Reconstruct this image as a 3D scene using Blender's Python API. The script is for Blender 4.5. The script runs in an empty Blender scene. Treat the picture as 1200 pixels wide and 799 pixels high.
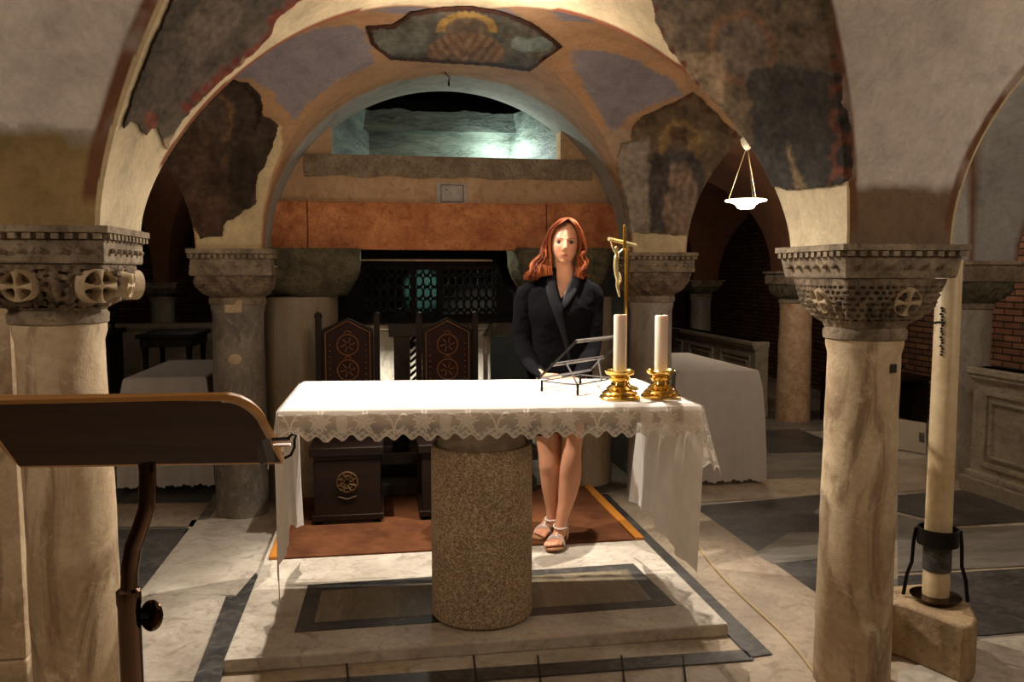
import bpy, bmesh, math, random
import numpy as np
from mathutils import Vector, Matrix, noise as mnoise
from mathutils.bvhtree import BVHTree
random.seed(7)
C = bpy.context.scene.collection
PI = math.pi
# ------------------------------------------------------------------ camera
F = 960.0; YAW = math.radians(9.2); PITCH = math.radians(4.65); CZ = 1.44
cam_d = bpy.data.cameras.new('camera'); cam_d.sensor_width = 36; cam_d.lens = F/1200*36
cam_d.clip_start = 0.05
cam = bpy.data.objects.new('camera', cam_d); C.objects.link(cam)
cam.location = (0, 0, CZ); cam.rotation_euler = (PI/2-PITCH, 0, -YAW)
bpy.context.scene.camera = cam
RM = cam.rotation_euler.to_matrix()
O = Vector((0, 0, CZ))
def ray(px, py):
    return (RM @ Vector(((px-600)/F, -(py-399.5)/F, -1))).normalized()
def onz(px, py, z):
    d = ray(px, py); t = (z-CZ)/d.z; return O+d*t
def onY(px, py, Y):
    d = ray(px, py); return O+d*(Y/d.y)
def onX(px, py, X):
    d = ray(px, py); return O+d*(X/d.x)
def proj(v):
    q = RM.transposed() @ (Vector(v)-O)
    return (600+F*q.x/-q.z, 399.5-F*q.y/-q.z)
# ------------------------------------------------------------------ objects
def tag(o, label=None, cat=None, group=None, kind=None):
    if label: o['label'] = label
    if cat: o['category'] = cat
    if group: o['group'] = group
    if kind: o['kind'] = kind
    return o
def thing(name, label, cat, loc=(0,0,0), rz=0, group=None):
    o = bpy.data.objects.new(name, None); C.objects.link(o)
    o.location = loc; o.rotation_euler = (0,0,rz); o.empty_display_size = .1
    return tag(o, label, cat, group)
class MB:
    def __init__(s): s.v = []; s.f = []; s.c = []; s.m = []
    def add(s, vs, fs, col=None, mi=0):
        n = len(s.v); s.v += [tuple(v) for v in vs]; s.f += [tuple(i+n for i in f) for f in fs]
        s.m += [mi]*len(fs)
        if col is not None:
            s.c += list(col) if isinstance(col, (list, np.ndarray)) and hasattr(col[0], '__len__') else [col]*len(vs)
        return s
    def box(s, c, d, rz=0, col=None, mi=0, taper=1):
        x, y, z = d[0]/2, d[1]/2, d[2]/2; cs, sn = math.cos(rz), math.sin(rz); vs = []
        for k in (-1, 1):
            t = taper if k > 0 else 1
            for a, b in ((-1,-1),(1,-1),(1,1),(-1,1)):
                X, Y = a*x*t, b*y*t
                vs.append((c[0]+X*cs-Y*sn, c[1]+X*sn+Y*cs, c[2]+k*z))
        return s.add(vs, [(0,3,2,1),(4,5,6,7),(0,1,5,4),(1,2,6,5),(2,3,7,6),(3,0,4,7)], col, mi)
    def lathe(s, prof, n=32, c=(0,0,0), col=None, cap=True, mi=0):
        vs, fs = [], []
        for r, z in prof:
            for k in range(n):
                a = 2*PI*k/n; vs.append((c[0]+r*math.cos(a), c[1]+r*math.sin(a), c[2]+z))
        for i in range(len(prof)-1):
            for k in range(n):
                k2 = (k+1) % n; fs.append((i*n+k, i*n+k2, (i+1)*n+k2, (i+1)*n+k))
        if cap:
            fs.append(tuple(range(n))[::-1]); fs.append(tuple((len(prof)-1)*n+k for k in range(n)))
        return s.add(vs, fs, col, mi)
    def tube(s, pts, r, n=10, col=None, closed=False, flat=1.0, mi=0):
        pts = [Vector(p) for p in pts]; N = len(pts)
        rs = r if isinstance(r, (list, tuple)) else [r]*N
        vs, fs = [], []; up = None
        for i, p in enumerate(pts):
            if closed: t = pts[(i+1) % N]-pts[i-1]
            else: t = pts[min(i+1, N-1)]-pts[max(i-1, 0)]
            if t.length < 1e-9: t = Vector((0,0,1))
            t.normalize()
            if up is None: up = Vector((0,0,1)) if abs(t.z) < .9 else Vector((0,1,0))
            b = t.cross(up)
            if b.length < 1e-6: b = t.cross(Vector((1,0,0)))
            b.normalize(); up = b.cross(t).normalized()
            for k in range(n):
                a = 2*PI*k/n; vs.append(p+b*math.cos(a)*rs[i]+up*math.sin(a)*rs[i]*flat)
        M = N if closed else N-1
        for i in range(M):
            j = (i+1) % N
            for k in range(n):
                k2 = (k+1) % n; fs.append((i*n+k, j*n+k, j*n+k2, i*n+k2))
        if not closed:
            fs.append(tuple(range(n))); fs.append(tuple((N-1)*n+k for k in range(n))[::-1])
        return s.add(vs, fs, col, mi)
    def grid(s, P, col=None, closeU=False, mi=0, flip=False):
        # P[i][j] points
        ni, nj = len(P), len(P[0]); vs = [p for row in P for p in row]; fs = []
        for i in range(ni if closeU else ni-1):
            i2 = (i+1) % ni
            for j in range(nj-1):
                f = (i*nj+j, i2*nj+j, i2*nj+j+1, i*nj+j+1)
                fs.append(f[::-1] if flip else f)
        return s.add(vs, fs, col, mi)
    def loft(s, rings, cap=True, col=None):
        n = len(rings[0]); vs = [p for r in rings for p in r]; fs = []
        for i in range(len(rings)-1):
            for k in range(n):
                k2 = (k+1) % n; fs.append((i*n+k, i*n+k2, (i+1)*n+k2, (i+1)*n+k))
        if cap:
            fs.append(tuple(range(n))[::-1]); fs.append(tuple((len(rings)-1)*n+k for k in range(n)))
        return s.add(vs, fs, col)
    def prism(s, poly, z0, z1, col=None, mi=0):
        n = len(poly); A = sum(poly[i][0]*poly[(i+1)%n][1]-poly[(i+1)%n][0]*poly[i][1] for i in range(n))
        if A < 0: poly = poly[::-1]
        vs = [(p[0], p[1], z0) for p in poly]+[(p[0], p[1], z1) for p in poly]
        fs = [tuple(range(n))[::-1], tuple(range(n, 2*n))]+[(k, (k+1)%n, n+(k+1)%n, n+k) for k in range(n)]
        return s.add(vs, fs, col, mi)
    def prismY(s, poly, y0, y1, col=None, mi=0):
        # poly in (x,z)
        n = len(poly); A = sum(poly[i][0]*poly[(i+1)%n][1]-poly[(i+1)%n][0]*poly[i][1] for i in range(n))
        if A < 0: poly = poly[::-1]
        vs = [(p[0], y0, p[1]) for p in poly]+[(p[0], y1, p[1]) for p in poly]
        fs = [tuple(range(n)), tuple(range(n, 2*n))[::-1]]+[(k, n+k, n+(k+1)%n, (k+1)%n) for k in range(n)]
        return s.add(vs, fs, col, mi)
def _build(mb, name, mats, parent=None, smooth=True, ang=40, local=False, bevel=0, sub=0):
    me = bpy.data.meshes.new(name)
    off = Vector((0,0,0)); inv = Matrix.Identity(4)
    if parent is not None and not local:
        M = Matrix.Identity(4); q = parent; chain = []
        while q is not None: chain.append(q); q = q.parent
        for q in chain[::-1]: M = M @ (Matrix.Translation(q.location) @ q.rotation_euler.to_matrix().to_4x4())
        inv = M.inverted()
    vs = [inv @ Vector(v) for v in mb.v] if (parent is not None and not local) else mb.v
    me.from_pydata([tuple(v) for v in vs], [], mb.f)
    mats = mats if isinstance(mats, (list, tuple)) else [mats]
    for m in mats: me.materials.append(m)
    if len(mats) > 1: me.polygons.foreach_set('material_index', mb.m)
    if mb.c and len(mb.c) == len(mb.v):
        ca = me.color_attributes.new('Col', 'FLOAT_COLOR', 'POINT')
        a = np.array([tuple(c)+(1,) if len(c) == 3 else tuple(c) for c in mb.c], dtype=np.float32)
        ca.data.foreach_set('color', a.ravel())
    if smooth:
        me.polygons.foreach_set('use_smooth', [True]*len(me.polygons))
        me.set_sharp_from_angle(angle=math.radians(ang))
    me.update()
    o = bpy.data.objects.new(name, me); C.objects.link(o)
    if parent is not None: o.parent = parent
    if bevel:
        b = o.modifiers.new('bevel', 'BEVEL'); b.width = bevel; b.segments = 2; b.limit_method = 'ANGLE'
    if sub:
        b = o.modifiers.new('sub', 'SUBSURF'); b.levels = sub; b.render_levels = sub
    return o
def part(mb, name, mats, parent, label=None, **k):
    o = _build(mb, name, mats, parent, **k)
    if label: o['label'] = label
    return o
def kid(t, name): return [c for c in t.children if c.name.split('.')[0] == name][0]
def single(mb, name, mats, label, cat, group=None, **k):
    return tag(_build(mb, name, mats, None, **k), label, cat, group)
def struct(mb, name, mats, label=None, **k):
    o = _build(mb, name, mats, None, **k); o['kind'] = 'structure'
    if label: o['label'] = label
    return o
# ------------------------------------------------------------------ materials
def lin(c):
    if isinstance(c, str):
        c = [int(c[i:i+2], 16)/255 for i in (0, 2, 4)]
    return tuple((x/12.92 if x <= .04045 else ((x+.055)/1.055)**2.4) for x in c[:3])
class NT:
    def __init__(s, name):
        s.mat = bpy.data.materials.new(name); s.mat.use_nodes = True; s.t = s.mat.node_tree; s.t.nodes.clear()
        s.out = s.n('ShaderNodeOutputMaterial')
    def n(s, ty, **k):
        x = s.t.nodes.new(ty)
        for a, b in k.items():
            if a.startswith('i_'):
                x.inputs[int(a[2:])].default_value = b
            else: setattr(x, a, b)
        return x
    def l(s, a, b): s.t.links.new(a, b)
    def coord(s, kind='Object', scale=(1,1,1), rot=(0,0,0), loc=(0,0,0)):
        tc = s.n('ShaderNodeTexCoord'); mp = s.n('ShaderNodeMapping')
        mp.inputs['Scale'].default_value = scale; mp.inputs['Rotation'].default_value = rot; mp.inputs['Location'].default_value = loc
        s.l(tc.outputs[kind], mp.inputs[0]); return mp.outputs[0]
    def noise(s, co, scale, det=6, rough=.6, dist=0):
        x = s.n('ShaderNodeTexNoise'); x.inputs['Scale'].default_value = scale; x.inputs['Detail'].default_value = det
        x.inputs['Roughness'].default_value = rough; x.inputs['Distortion'].default_value = dist
        s.l(co, x.inputs['Vector']); return x.outputs['Fac']
    def ramp(s, f, stops):
        x = s.n('ShaderNodeValToRGB'); e = x.color_ramp.elements
        while len(e) > 1: e.remove(e[-1])
        for i, (p, c) in enumerate(stops):
            if i == 0: q = e[0]; q.position = p
            else: q = e.new(p)
            c = (c, c, c) if isinstance(c, (int, float)) else c
            q.color = (*c, 1)
        s.l(f, x.inputs[0]); return x.outputs[0]
    def mix(s, f, a, b, mode='MIX'):
        x = s.n('ShaderNodeMix', data_type='RGBA', blend_type=mode)
        for sock, v in ((x.inputs[0], f), (x.inputs[6], a), (x.inputs[7], b)):
            if hasattr(v, 'is_output'): s.l(v, sock)
            elif isinstance(v, (int, float)): sock.default_value = v
            else: sock.default_value = (*v, 1)
        return x.outputs[2]
    def math(s, op, a, b=None, clamp=False):
        x = s.n('ShaderNodeMath', operation=op, use_clamp=clamp)
        for i, v in enumerate((a, b)):
            if v is None: continue
            if hasattr(v, 'is_output'): s.l(v, x.inputs[i])
            else: x.inputs[i].default_value = v
        return x.outputs[0]
    def bump(s, h, strength=.3, dist=.01):
        x = s.n('ShaderNodeBump'); x.inputs['Strength'].default_value = strength; x.inputs['Distance'].default_value = dist
        s.l(h, x.inputs['Height']); return x.outputs[0]
    def bsdf(s, col, rough=.6, metal=0, normal=None, spec=.5, **k):
        x = s.n('ShaderNodeBsdfPrincipled')
        for nm, v in (('Base Color', col), ('Roughness', rough), ('Metallic', metal), ('Specular IOR Level', spec)):
            if hasattr(v, 'is_output'): s.l(v, x.inputs[nm])
            elif isinstance(v, (int, float)): x.inputs[nm].default_value = v
            else: x.inputs[nm].default_value = (*v, 1)
        for nm, v in k.items(): x.inputs[nm.replace('_', ' ')].default_value = v
        if normal is not None: s.l(normal, x.inputs['Normal'])
        return x
    def done(s, sh):
        s.l(sh.outputs[0] if hasattr(sh, 'outputs') else sh, s.out.inputs[0]); return s.mat
def stone(name, c1, c2, c3=None, scale=3, rough=.55, bump=.35, bd=.012, stretch=(1,1,1), fine=40, pit=0, spec=.4, fb=.4, contrast=(.35,.65)):
    t = NT(name); co = t.coord(scale=stretch); co2 = t.coord()
    a = t.noise(co, scale, 8, .62, .6); b = t.noise(co2, fine, 5, .6); c = t.noise(co, scale*3.7, 6, .7, 1.5)
    col = t.ramp(a, [(contrast[0], lin(c1)), (contrast[1], lin(c2))])
    if c3 is not None:
        m = t.ramp(c, [(.5, 0.), (.68, 1.)]); col = t.mix(t.math('MULTIPLY', m, .75), col, lin(c3))
    v = t.ramp(b, [(.3, .82), (.7, 1.1)]); col = t.mix(.7, col, v, 'MULTIPLY')
    h = t.math('ADD', t.math('MULTIPLY', c, 1.0), t.math('MULTIPLY', b, fb))
    if pit:
        vo = t.n('ShaderNodeTexVoronoi'); vo.inputs['Scale'].default_value = pit; t.l(co2, vo.inputs['Vector'])
        pm = t.ramp(vo.outputs['Distance'], [(.0, 0.), (.22, 1.)]); h = t.math('ADD', h, t.math('MULTIPLY', pm, .6))
        col = t.mix(.6, col, t.mix(1, pm, (.55, .55, .55), 'LIGHTEN'), 'MULTIPLY')
    return t.done(t.bsdf(col, rough, 0, t.bump(h, bump, bd), spec))
def plain(name, c, rough=.5, metal=0, spec=.5, bump=0, bscale=200, var=.0, **k):
    t = NT(name); col = lin(c); nrm = None
    if bump or var:
        co = t.coord(); n = t.noise(co, bscale, 4, .6)
        if bump: nrm = t.bump(n, bump, .004)
        if var:
            n2 = t.noise(co, bscale/12, 4, .6); col = t.mix(var, col, t.ramp(n2, [(.3, .3), (.7, 1.5)]), 'MULTIPLY')
    return t.done(t.bsdf(col, rough, metal, nrm, spec, **k))
def painted(name, rough=.85, bump=.25, bd=.006, nscale=7, amt=.5, fine=60):
    # plaster painted in the colours stored on the mesh, mottled
    t = NT(name); co = t.coord()
    at = t.n('ShaderNodeAttribute', attribute_name='Col').outputs['Color']
    a = t.noise(co, nscale, 8, .68, .4); b = t.noise(co, fine, 5, .65); c = t.noise(co, nscale*4, 6, .7, .8)
    v = t.ramp(a, [(.28, .62), (.5, 1.), (.72, 1.28)]); col = t.mix(amt, at, v, 'MULTIPLY')
    v = t.ramp(c, [(.3, .7), (.5, 1.), (.75, 1.2)]); col = t.mix(amt*.8, col, v, 'MULTIPLY')
    v = t.ramp(b, [(.3, .8), (.7, 1.12)]); col = t.mix(.6*amt+.1, col, v, 'MULTIPLY')
    h = t.math('ADD', c, t.math('MULTIPLY', b, .5))
    return t.done(t.bsdf(col, rough, 0, t.bump(h, bump, bd), .2))
def wood(name, c1, c2, rough=.4, scale=6, stretch=(1,14,14), spec=.4):
    t = NT(name); co = t.coord(scale=stretch); a = t.noise(co, scale/6, 6, .6, .8)
    col = t.ramp(a, [(.3, lin(c1)), (.7, lin(c2))])
    return t.done(t.bsdf(col, rough, 0, t.bump(a, .12, .004), spec))
def emit(name, c, s):
    t = NT(name); e = t.n('ShaderNodeEmission'); e.inputs[0].default_value = (*lin(c), 1); e.inputs[1].default_value = s
    return t.done(e)
M = {}
M['shaft_near'] = stone('aged marble shaft', 'a08a70', 'd2c3a8', '86705a', 3.0, .5, .45, stretch=(1,1,.4), contrast=(.4,.58))
def aged(name, c1, c2, cd, cw):
    # marble with diagonal brown streaks and pale worn patches
    t = NT(name); co = t.coord(); st = t.coord(scale=(1,1,.28), rot=(.25,.35,0))
    a = t.noise(co, 2.6, 8, .65, .5); b = t.noise(st, 7, 8, .68, 1.2); c = t.noise(co, 5, 7, .7, 1.8); f = t.noise(co, 55, 5, .65)
    col = t.ramp(a, [(.40, lin(c1)), (.58, lin(c2))]); col = t.mix(t.math('MULTIPLY', t.ramp(b, [(.50, 0.), (.62, 1.)]), .75), col, lin(cd))
    col = t.mix(t.math('MULTIPLY', t.ramp(c, [(.58, 0.), (.66, 1.)]), .6), col, lin(cw)); col = t.mix(.7, col, t.ramp(f, [(.3, .8), (.7, 1.12)]), 'MULTIPLY')
    return t.done(t.bsdf(col, .5, 0, t.bump(t.math('ADD', c, t.math('MULTIPLY', f, .4)), .4, .01), .35))
M['shaft_near'] = aged('aged streaked marble', 'ad9576', 'cdb998', '7f654b', 'dccbac')
M['shaft_grey'] = stone('grey marble shaft', '5c564e', '8d8578', 'a39a88', 4, .5, .3, stretch=(1,1,.6))
M['shaft_pale'] = stone('pale grey marble shaft', '8f877a', 'b3aa9a', '6f675c', 3, .5, .3, stretch=(1,1,.4))
M['shaft_veined'] = stone('veined marble shaft', '6f6656', 'a3957c', '8f6d4c', 3, .5, .25, stretch=(1,1,.15))
M['shaft_breccia'] = stone('breccia shaft', 'b08a68', 'd0b795', '9b5a3a', 9, .45, .2)
M['cap_stone'] = stone('carved capital stone', '5c4e41', '93816a', '3f352c', 9, .8, .6, .01, spec=.2)
M['cap_rough'] = stone('rough capital stone', '5a5443', '847b62', '3f3a2e', 11, .85, 1.0, .03, spec=.15)
M['imp_stone'] = stone('impost stone', '6d5f4f', '9f8f77', '463d34', 10, .8, .5, .01, spec=.2)
M['rosette'] = stone('rosette marble', 'a08b6f', 'c8b594', None, 8, .7, .3, .006, spec=.25)
M['granite'] = stone('speckled granite', '9a8362', 'b39a76', None, 6, .85, .6, .006, fine=130, pit=70, spec=.2)
def granite(name):
    t = NT(name); co = t.coord(); v = t.n('ShaderNodeTexVoronoi'); v.inputs['Scale'].default_value = 190; t.l(co, v.inputs['Vector'])
    s_ = t.n('ShaderNodeSeparateColor'); t.l(v.outputs['Color'], s_.inputs[0])
    c = t.ramp(s_.outputs[0], [(.1, lin('7c6952')), (.35, lin('9a846a')), (.7, lin('ab957a')), (.95, lin('c8b396'))])
    c = t.mix(.5, c, t.ramp(t.noise(co, 5, 5, .6), [(.3, .75), (.7, 1.15)]), 'MULTIPLY')
    return t.done(t.bsdf(c, .85, 0, t.bump(s_.outputs[0], .35, .005), .2))
M['granite'] = granite('speckled brown granite')
M['floor'] = stone('worn marble slab', 'a29686', 'c6bcaa', '85786a', 2.3, .42, .15, .006)
M['floor_dark'] = stone('dark slate slab', '2b2a29', '4d4a46', '69645b', 3.5, .4, .15, .006)
M['floor_warm'] = stone('warm marble slab', '978672', 'b8a78e', '7b6a56', 2.6, .45, .15, .006)
M['floor_grey'] = stone('grey veined slab', '5f5b54', '8a8378', '77705f', 5, .42, .15, .006, stretch=(.5,2,1))
M['joint'] = plain('floor joint', '2a2520', .9)
M['platform'] = stone('altar step marble', 'b0a492', 'd0c6b4', '8d8070', 2.6, .45, .2, .006)
M['inlay'] = stone('inlaid veined stone', '6b6150', '8d8069', 'a39474', 2.2, .4, .1, .004, stretch=(2.5,.6,1))
M['red_marble'] = stone('red marble', 'a45c34', 'd4905a', '86452a', 7, .7, .6, .012, pit=80)
M['ledge'] = stone('rough stone ledge', '8d7b64', 'b6a387', '6a5b48', 9, .9, 1.0, .02, pit=50)
M['plaster_w'] = stone('pinkish plaster', 'b0906e', 'c6a784', '9c7c5c', 3, .9, .15, .006, spec=.15)
M['niche'] = stone('niche marble', '59625b', '98a498', '2c332f', 3, .45, .4, .015, stretch=(.6,1,3))
M['black_stone'] = plain('dark carved stone', '0f0d0a', .8, spec=.15, bump=.4, bscale=40)
M['dark_frame'] = stone('dark grey stone', '2f2b23', '4a4437', None, 6, .6, .4)  # dark grey-brown stone of the screen frame, shelf and step
M['marble_wall'] = stone('marble dado', '857a68', 'a89c86', '6b604f', 2, .5, .15, stretch=(1,1,2))
M['rock'] = stone('yellowed marble block', '8b7355', 'ab926c', '6c5740', 6, .8, .5, .01)
M['wood_dark'] = wood('dark carved wood', '140b07', '24150c', .5, spec=.25)
M['wood_brown'] = wood('brown varnished wood', '2a180c', '3c2413', .6, spec=.15)
M['wood_edge'] = wood('light wood edge', '9a6a34', 'b98647', .4)
M['wood_strip'] = wood('honey wood strip', 'a86420', 'c98332', .35, stretch=(14,1,14))
M['gold_thread'] = plain('gold embroidery', '8a5a26', .5, .3)
M['brass'] = plain('polished brass', 'ecc56c', .17, 1.0)
M['gilt'] = plain('gilt metal', 'c9a24a', .3, 1.0)
M['ivory'] = plain('pale gilt figure', 'e0cf98', .3, .55)
M['iron'] = plain('black iron', '17130f', .45, .6)
M['steel'] = plain('brushed dark steel', '7d7874', .35, .8)
M['chrome'] = plain('dark chrome', '5c4636', .14, 1.0)
M['wax'] = plain('white wax', 'efe6d2', .45, Subsurface_Weight=.15)
M['wax_old'] = stone('yellowed wax', 'bfa67e', 'd3c09a', None, 3, .45, .08)
M['linen'] = None
# ------------------------------------------------------------------ vault
COL = {0: [(-3.5,.1),(-.95,.1),(1.66,.1),(4.2,.1),(6.8,.1)],
       1: [(-3.55,2.65),(-.952,2.65),(1.64,2.572),(4.2,2.65),(6.8,2.65)],
       2: [(-3.4,5.07),(-.83,5.07),(1.73,5.07),(4.09,5.16),(6.7,5.1)],
       3: [(-3.3,7.9),(-.83,7.8),(1.75,7.8),(4.04,7.5),(6.7,7.6)],
       4: [(-2.72,11.0),(-.3,11.0),(1.9,11.0),(4.48,11.0),(6.9,11.0)],
       5: [(-2.9,14.),(-.3,14.),(2.,14.),(4.6,14.),(7.,14.)]}
ZS = {(1,1):1.575, (2,1):1.535, (1,2):1.585, (2,2):1.575, (3,2):1.53, (3,3):1.47, (0,4):1.34, (3,4):1.36}
PW = .185; HC = 2.615
def UV2P(U, V):
    j = min(max(int(math.floor(V)), 0), 4); i = min(max(int(math.floor(U)), 0), 3)
    a, b = U-i, V-j; p = COL
    q = [Vector(COL[j][i]), Vector(COL[j][i+1]), Vector(COL[j+1][i]), Vector(COL[j+1][i+1])]
    return (q[0]*(1-a)+q[1]*a)*(1-b)+(q[2]*(1-a)+q[3]*a)*b
def hexc(h): return np.array(lin(h))
def inpoly(px, py, poly):
    c = False; n = len(poly)
    for i in range(n):
        x1, y1 = poly[i]; x2, y2 = poly[(i+1) % n]
        if (y1 > py) != (y2 > py) and px < (x2-x1)*(py-y1)/(y2-y1)+x1: c = not c
    return c
BL_L = [(268,92),(300,62),(335,44),(380,32),(424,30),(432,52),(440,74),(400,92),(365,118),(345,140),(332,128),(318,106),(296,94)]
BL_R = [(668,60),(700,58),(745,70),(788,94),(800,112),(770,120),(738,136),(718,158),(704,132),(690,108),(676,86)]
BL_T = [(560,-60),(600,-2),(640,12),(672,36),(720,46),(768,60),(790,76),(770,30),(758,-60)]
BAND = [(590,-8),(640,8),(668,34),(722,48),(770,66),(802,92),(800,110),(752,80),(700,62),(662,56),(630,30),(585,6)]
cP = dict(peach=hexc('b08a66'), blue=hexc('8a8286'), lil=hexc('d0c6bc'), ochre=hexc('9a8358'), cream=hexc('c9b68e'), cream2=hexc('c8b898'),
          brown=hexc('6e4a33'), red=hexc('7d4a32'), stain=hexc('7c6650'), bgrey=hexc('98968f'), tan=hexc('a38c72'), dark=hexc('5a4a38'), brick=hexc('6a4630'), pale=hexc('d8c9ac'))
def vault_col(key, P, dist, sd, h):
    i, j, k = key; px, py = proj(P)
    wob = mnoise.noise(Vector(P)*6)*.5+mnoise.noise(Vector(P)*19)*.3
    if key == (1,1,'A-'):
        if dist < .014: return cP['cream']
        e_ = .060+.012*wob; sw = 0 if sd < 0 else min(1, max(0, (e_-dist)/.014))*min(1, max(0, (P[2]-1.62+.04*wob)/.03))*min(1, max(.25, .9-wob*1.3))
        f = min(max((1.83+wob*.10-P[2])/.05, 0), 1); base = cP['lil']*(1-f)+cP['ochre']*f
        if 0 < f and P[2] < 1.84: base = base*(.75+.25*min(1, max(0, (1.80-P[2])/.06)))
        return base*(1-sw)+cP['brown']*1.15*sw
    if key == (2,1,'A-'):
        if dist < .008: return cP['cream']
        sw = min(1, max(0, (.042+.012*wob-dist)/.012))*min(1, max(0, (P[2]-1.565)/.02))*min(1, max(.3, .9-wob*1.2))
        f = min(max((1.735+wob*.04-P[2])/.03, 0), 1); return (cP['lil']*(1-f)+cP['stain']*f)*(1-sw)+cP['brown']*1.1*sw
    if key in ((1,1,'B+'), (2,1,'B-')):
        if dist < .03 and P[1] > 2.8 and P[2] > 1.8: return cP['red']
        return cP['cream2']
    if j == 2 and i in (1, 2):
        if k == 'A-':
            if py > 150 and ((i == 1 and px < 330) or (i == 2 and px > 705)) and dist > .012:
                return cP['cream'] if i == 1 or py > 250 else cP['tan']*1.1
            for pl in (BL_L, BL_R):
                if inpoly(px, py, pl): return cP['blue']
            if inpoly(px, py, BAND): return cP['peach']*1.1
            return cP['peach']
        if k in ('B+', 'B-') and ((i == 1 and k == 'B+') or (i == 2 and k == 'B-')):
            d = 5.07-P[1]
            if d < .10+.03*abs(wob): return cP['bgrey']
            for pl in (BL_L, BL_R): 
                if inpoly(px, py, pl): return cP['blue']
            return cP['peach']*(1-.15*(d < .2))
    if j == 1 and i in (1, 2):
        if inpoly(px, py, BAND): return cP['peach']*1.1
        return cP['blue'] if px > 450 else cP['tan']
    if j == 2 and i == 3: return cP['bgrey'] if dist > .03 else cP['brown']
    if j >= 2: return cP['brick']
    return cP['lil']
def cutweb(i, j, k, P, cc):
    # no vault over the walled chancel behind the middle arch
    if i not in (1, 2) or j not in (2, 3): return P, cc
    n = len(P[0]); C2 = [cc[a*n:(a+1)*n] for a in range(len(P))]; inner = 'B+' if i == 1 else 'B-'
    if k == inner:
        if j == 3: return None, None
        for a in range(len(P)):
            P[a] = [(p[0], min(p[1], 5.39), p[2]) for p in P[a]]
        return P, cc
    if k[0] == 'A' and not (j == 2 and k == 'A-'):
        h = n//2+1; sl = slice(0, h) if i == 1 else slice(n-h, n)
        return [r[sl] for r in P], [c for r in C2 for c in r[sl]]
    return P, cc
vb = MB(); vkeys = {}
for j in range(0, 6):
    for i in range(0, 5):
        near = (j in (1, 2) and i in (1, 2))
        NP, NTT = (72, 56) if near else (16, 8)
        dU = 2.58; dV = 2.5; pu, pv = PW/dU, PW/dV; zs = ZS.get((i, j), 1.55)
        for k in ('A-', 'A+', 'B-', 'B+'):
            if (k == 'A+' and j == 5) or (k == 'A-' and j == 0) or (k == 'B+' and i == 4) or (k == 'B-' and i == 0): continue
            sg = -1 if k[1] == '-' else 1
            hi = near and j == 1 and k == 'A-'; NP_, NT_ = (150, 150) if hi else (NP, NTT); P, cc = [], []
            for a in range(NP_+1):
                ph = (a/NP_)*PI/2; h = zs+(HC-zs)*math.sin(ph); kk_ = .78 if (i, j) == (1, 1) else 1.; ru = pu+(.5-pu)*(1-math.cos(ph))**kk_; rv = pv+(.5-pv)*(1-math.cos(ph))**kk_
                row = []
                for b in range(NT_+1):
                    t = -1+2*b/NT_
                    if (i, j) == (2, 1) and (k == 'A+' or k[0] == 'B'):
                        wq = 1 if k == 'A+' else (t+1)/2
                        ru = pu+(.5-pu)*(1-math.cos(ph))**(1-.24*wq)
                    if k[0] == 'A': U, V = i+t*ru, j+sg*rv; dist = (1-abs(t))*ru*dU
                    else: U, V = i+sg*ru, j+t*rv; dist = (1-abs(t))*rv*dV
                    U = min(max(U, 0), 4); V = min(max(V, 0), 5)
                    q = UV2P(U, V); p = (q.x, q.y, h); row.append(p)
                    cc.append(tuple(vault_col((i, j, k), p, dist, t, h)))
                P.append(row)
            fl = k in ('A+', 'B-')
            P, cc = cutweb(i, j, k, P, cc)
            if P is None: continue
            vb.grid(P, cc, flip=not fl)
M['vault'] = painted('painted vault plaster', nscale=4.5, amt=.7, bump=.4)
ceiling = struct(vb, 'ceiling', M['vault'], 'groin vaults of mottled painted plaster', ang=35)
bvh = BVHTree.FromPolygons([Vector(v) for v in vb.v], vb.f)
def hitv(px, py):
    r = bvh.ray_cast(O, ray(px, py)); return r[0], r[1]
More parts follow.
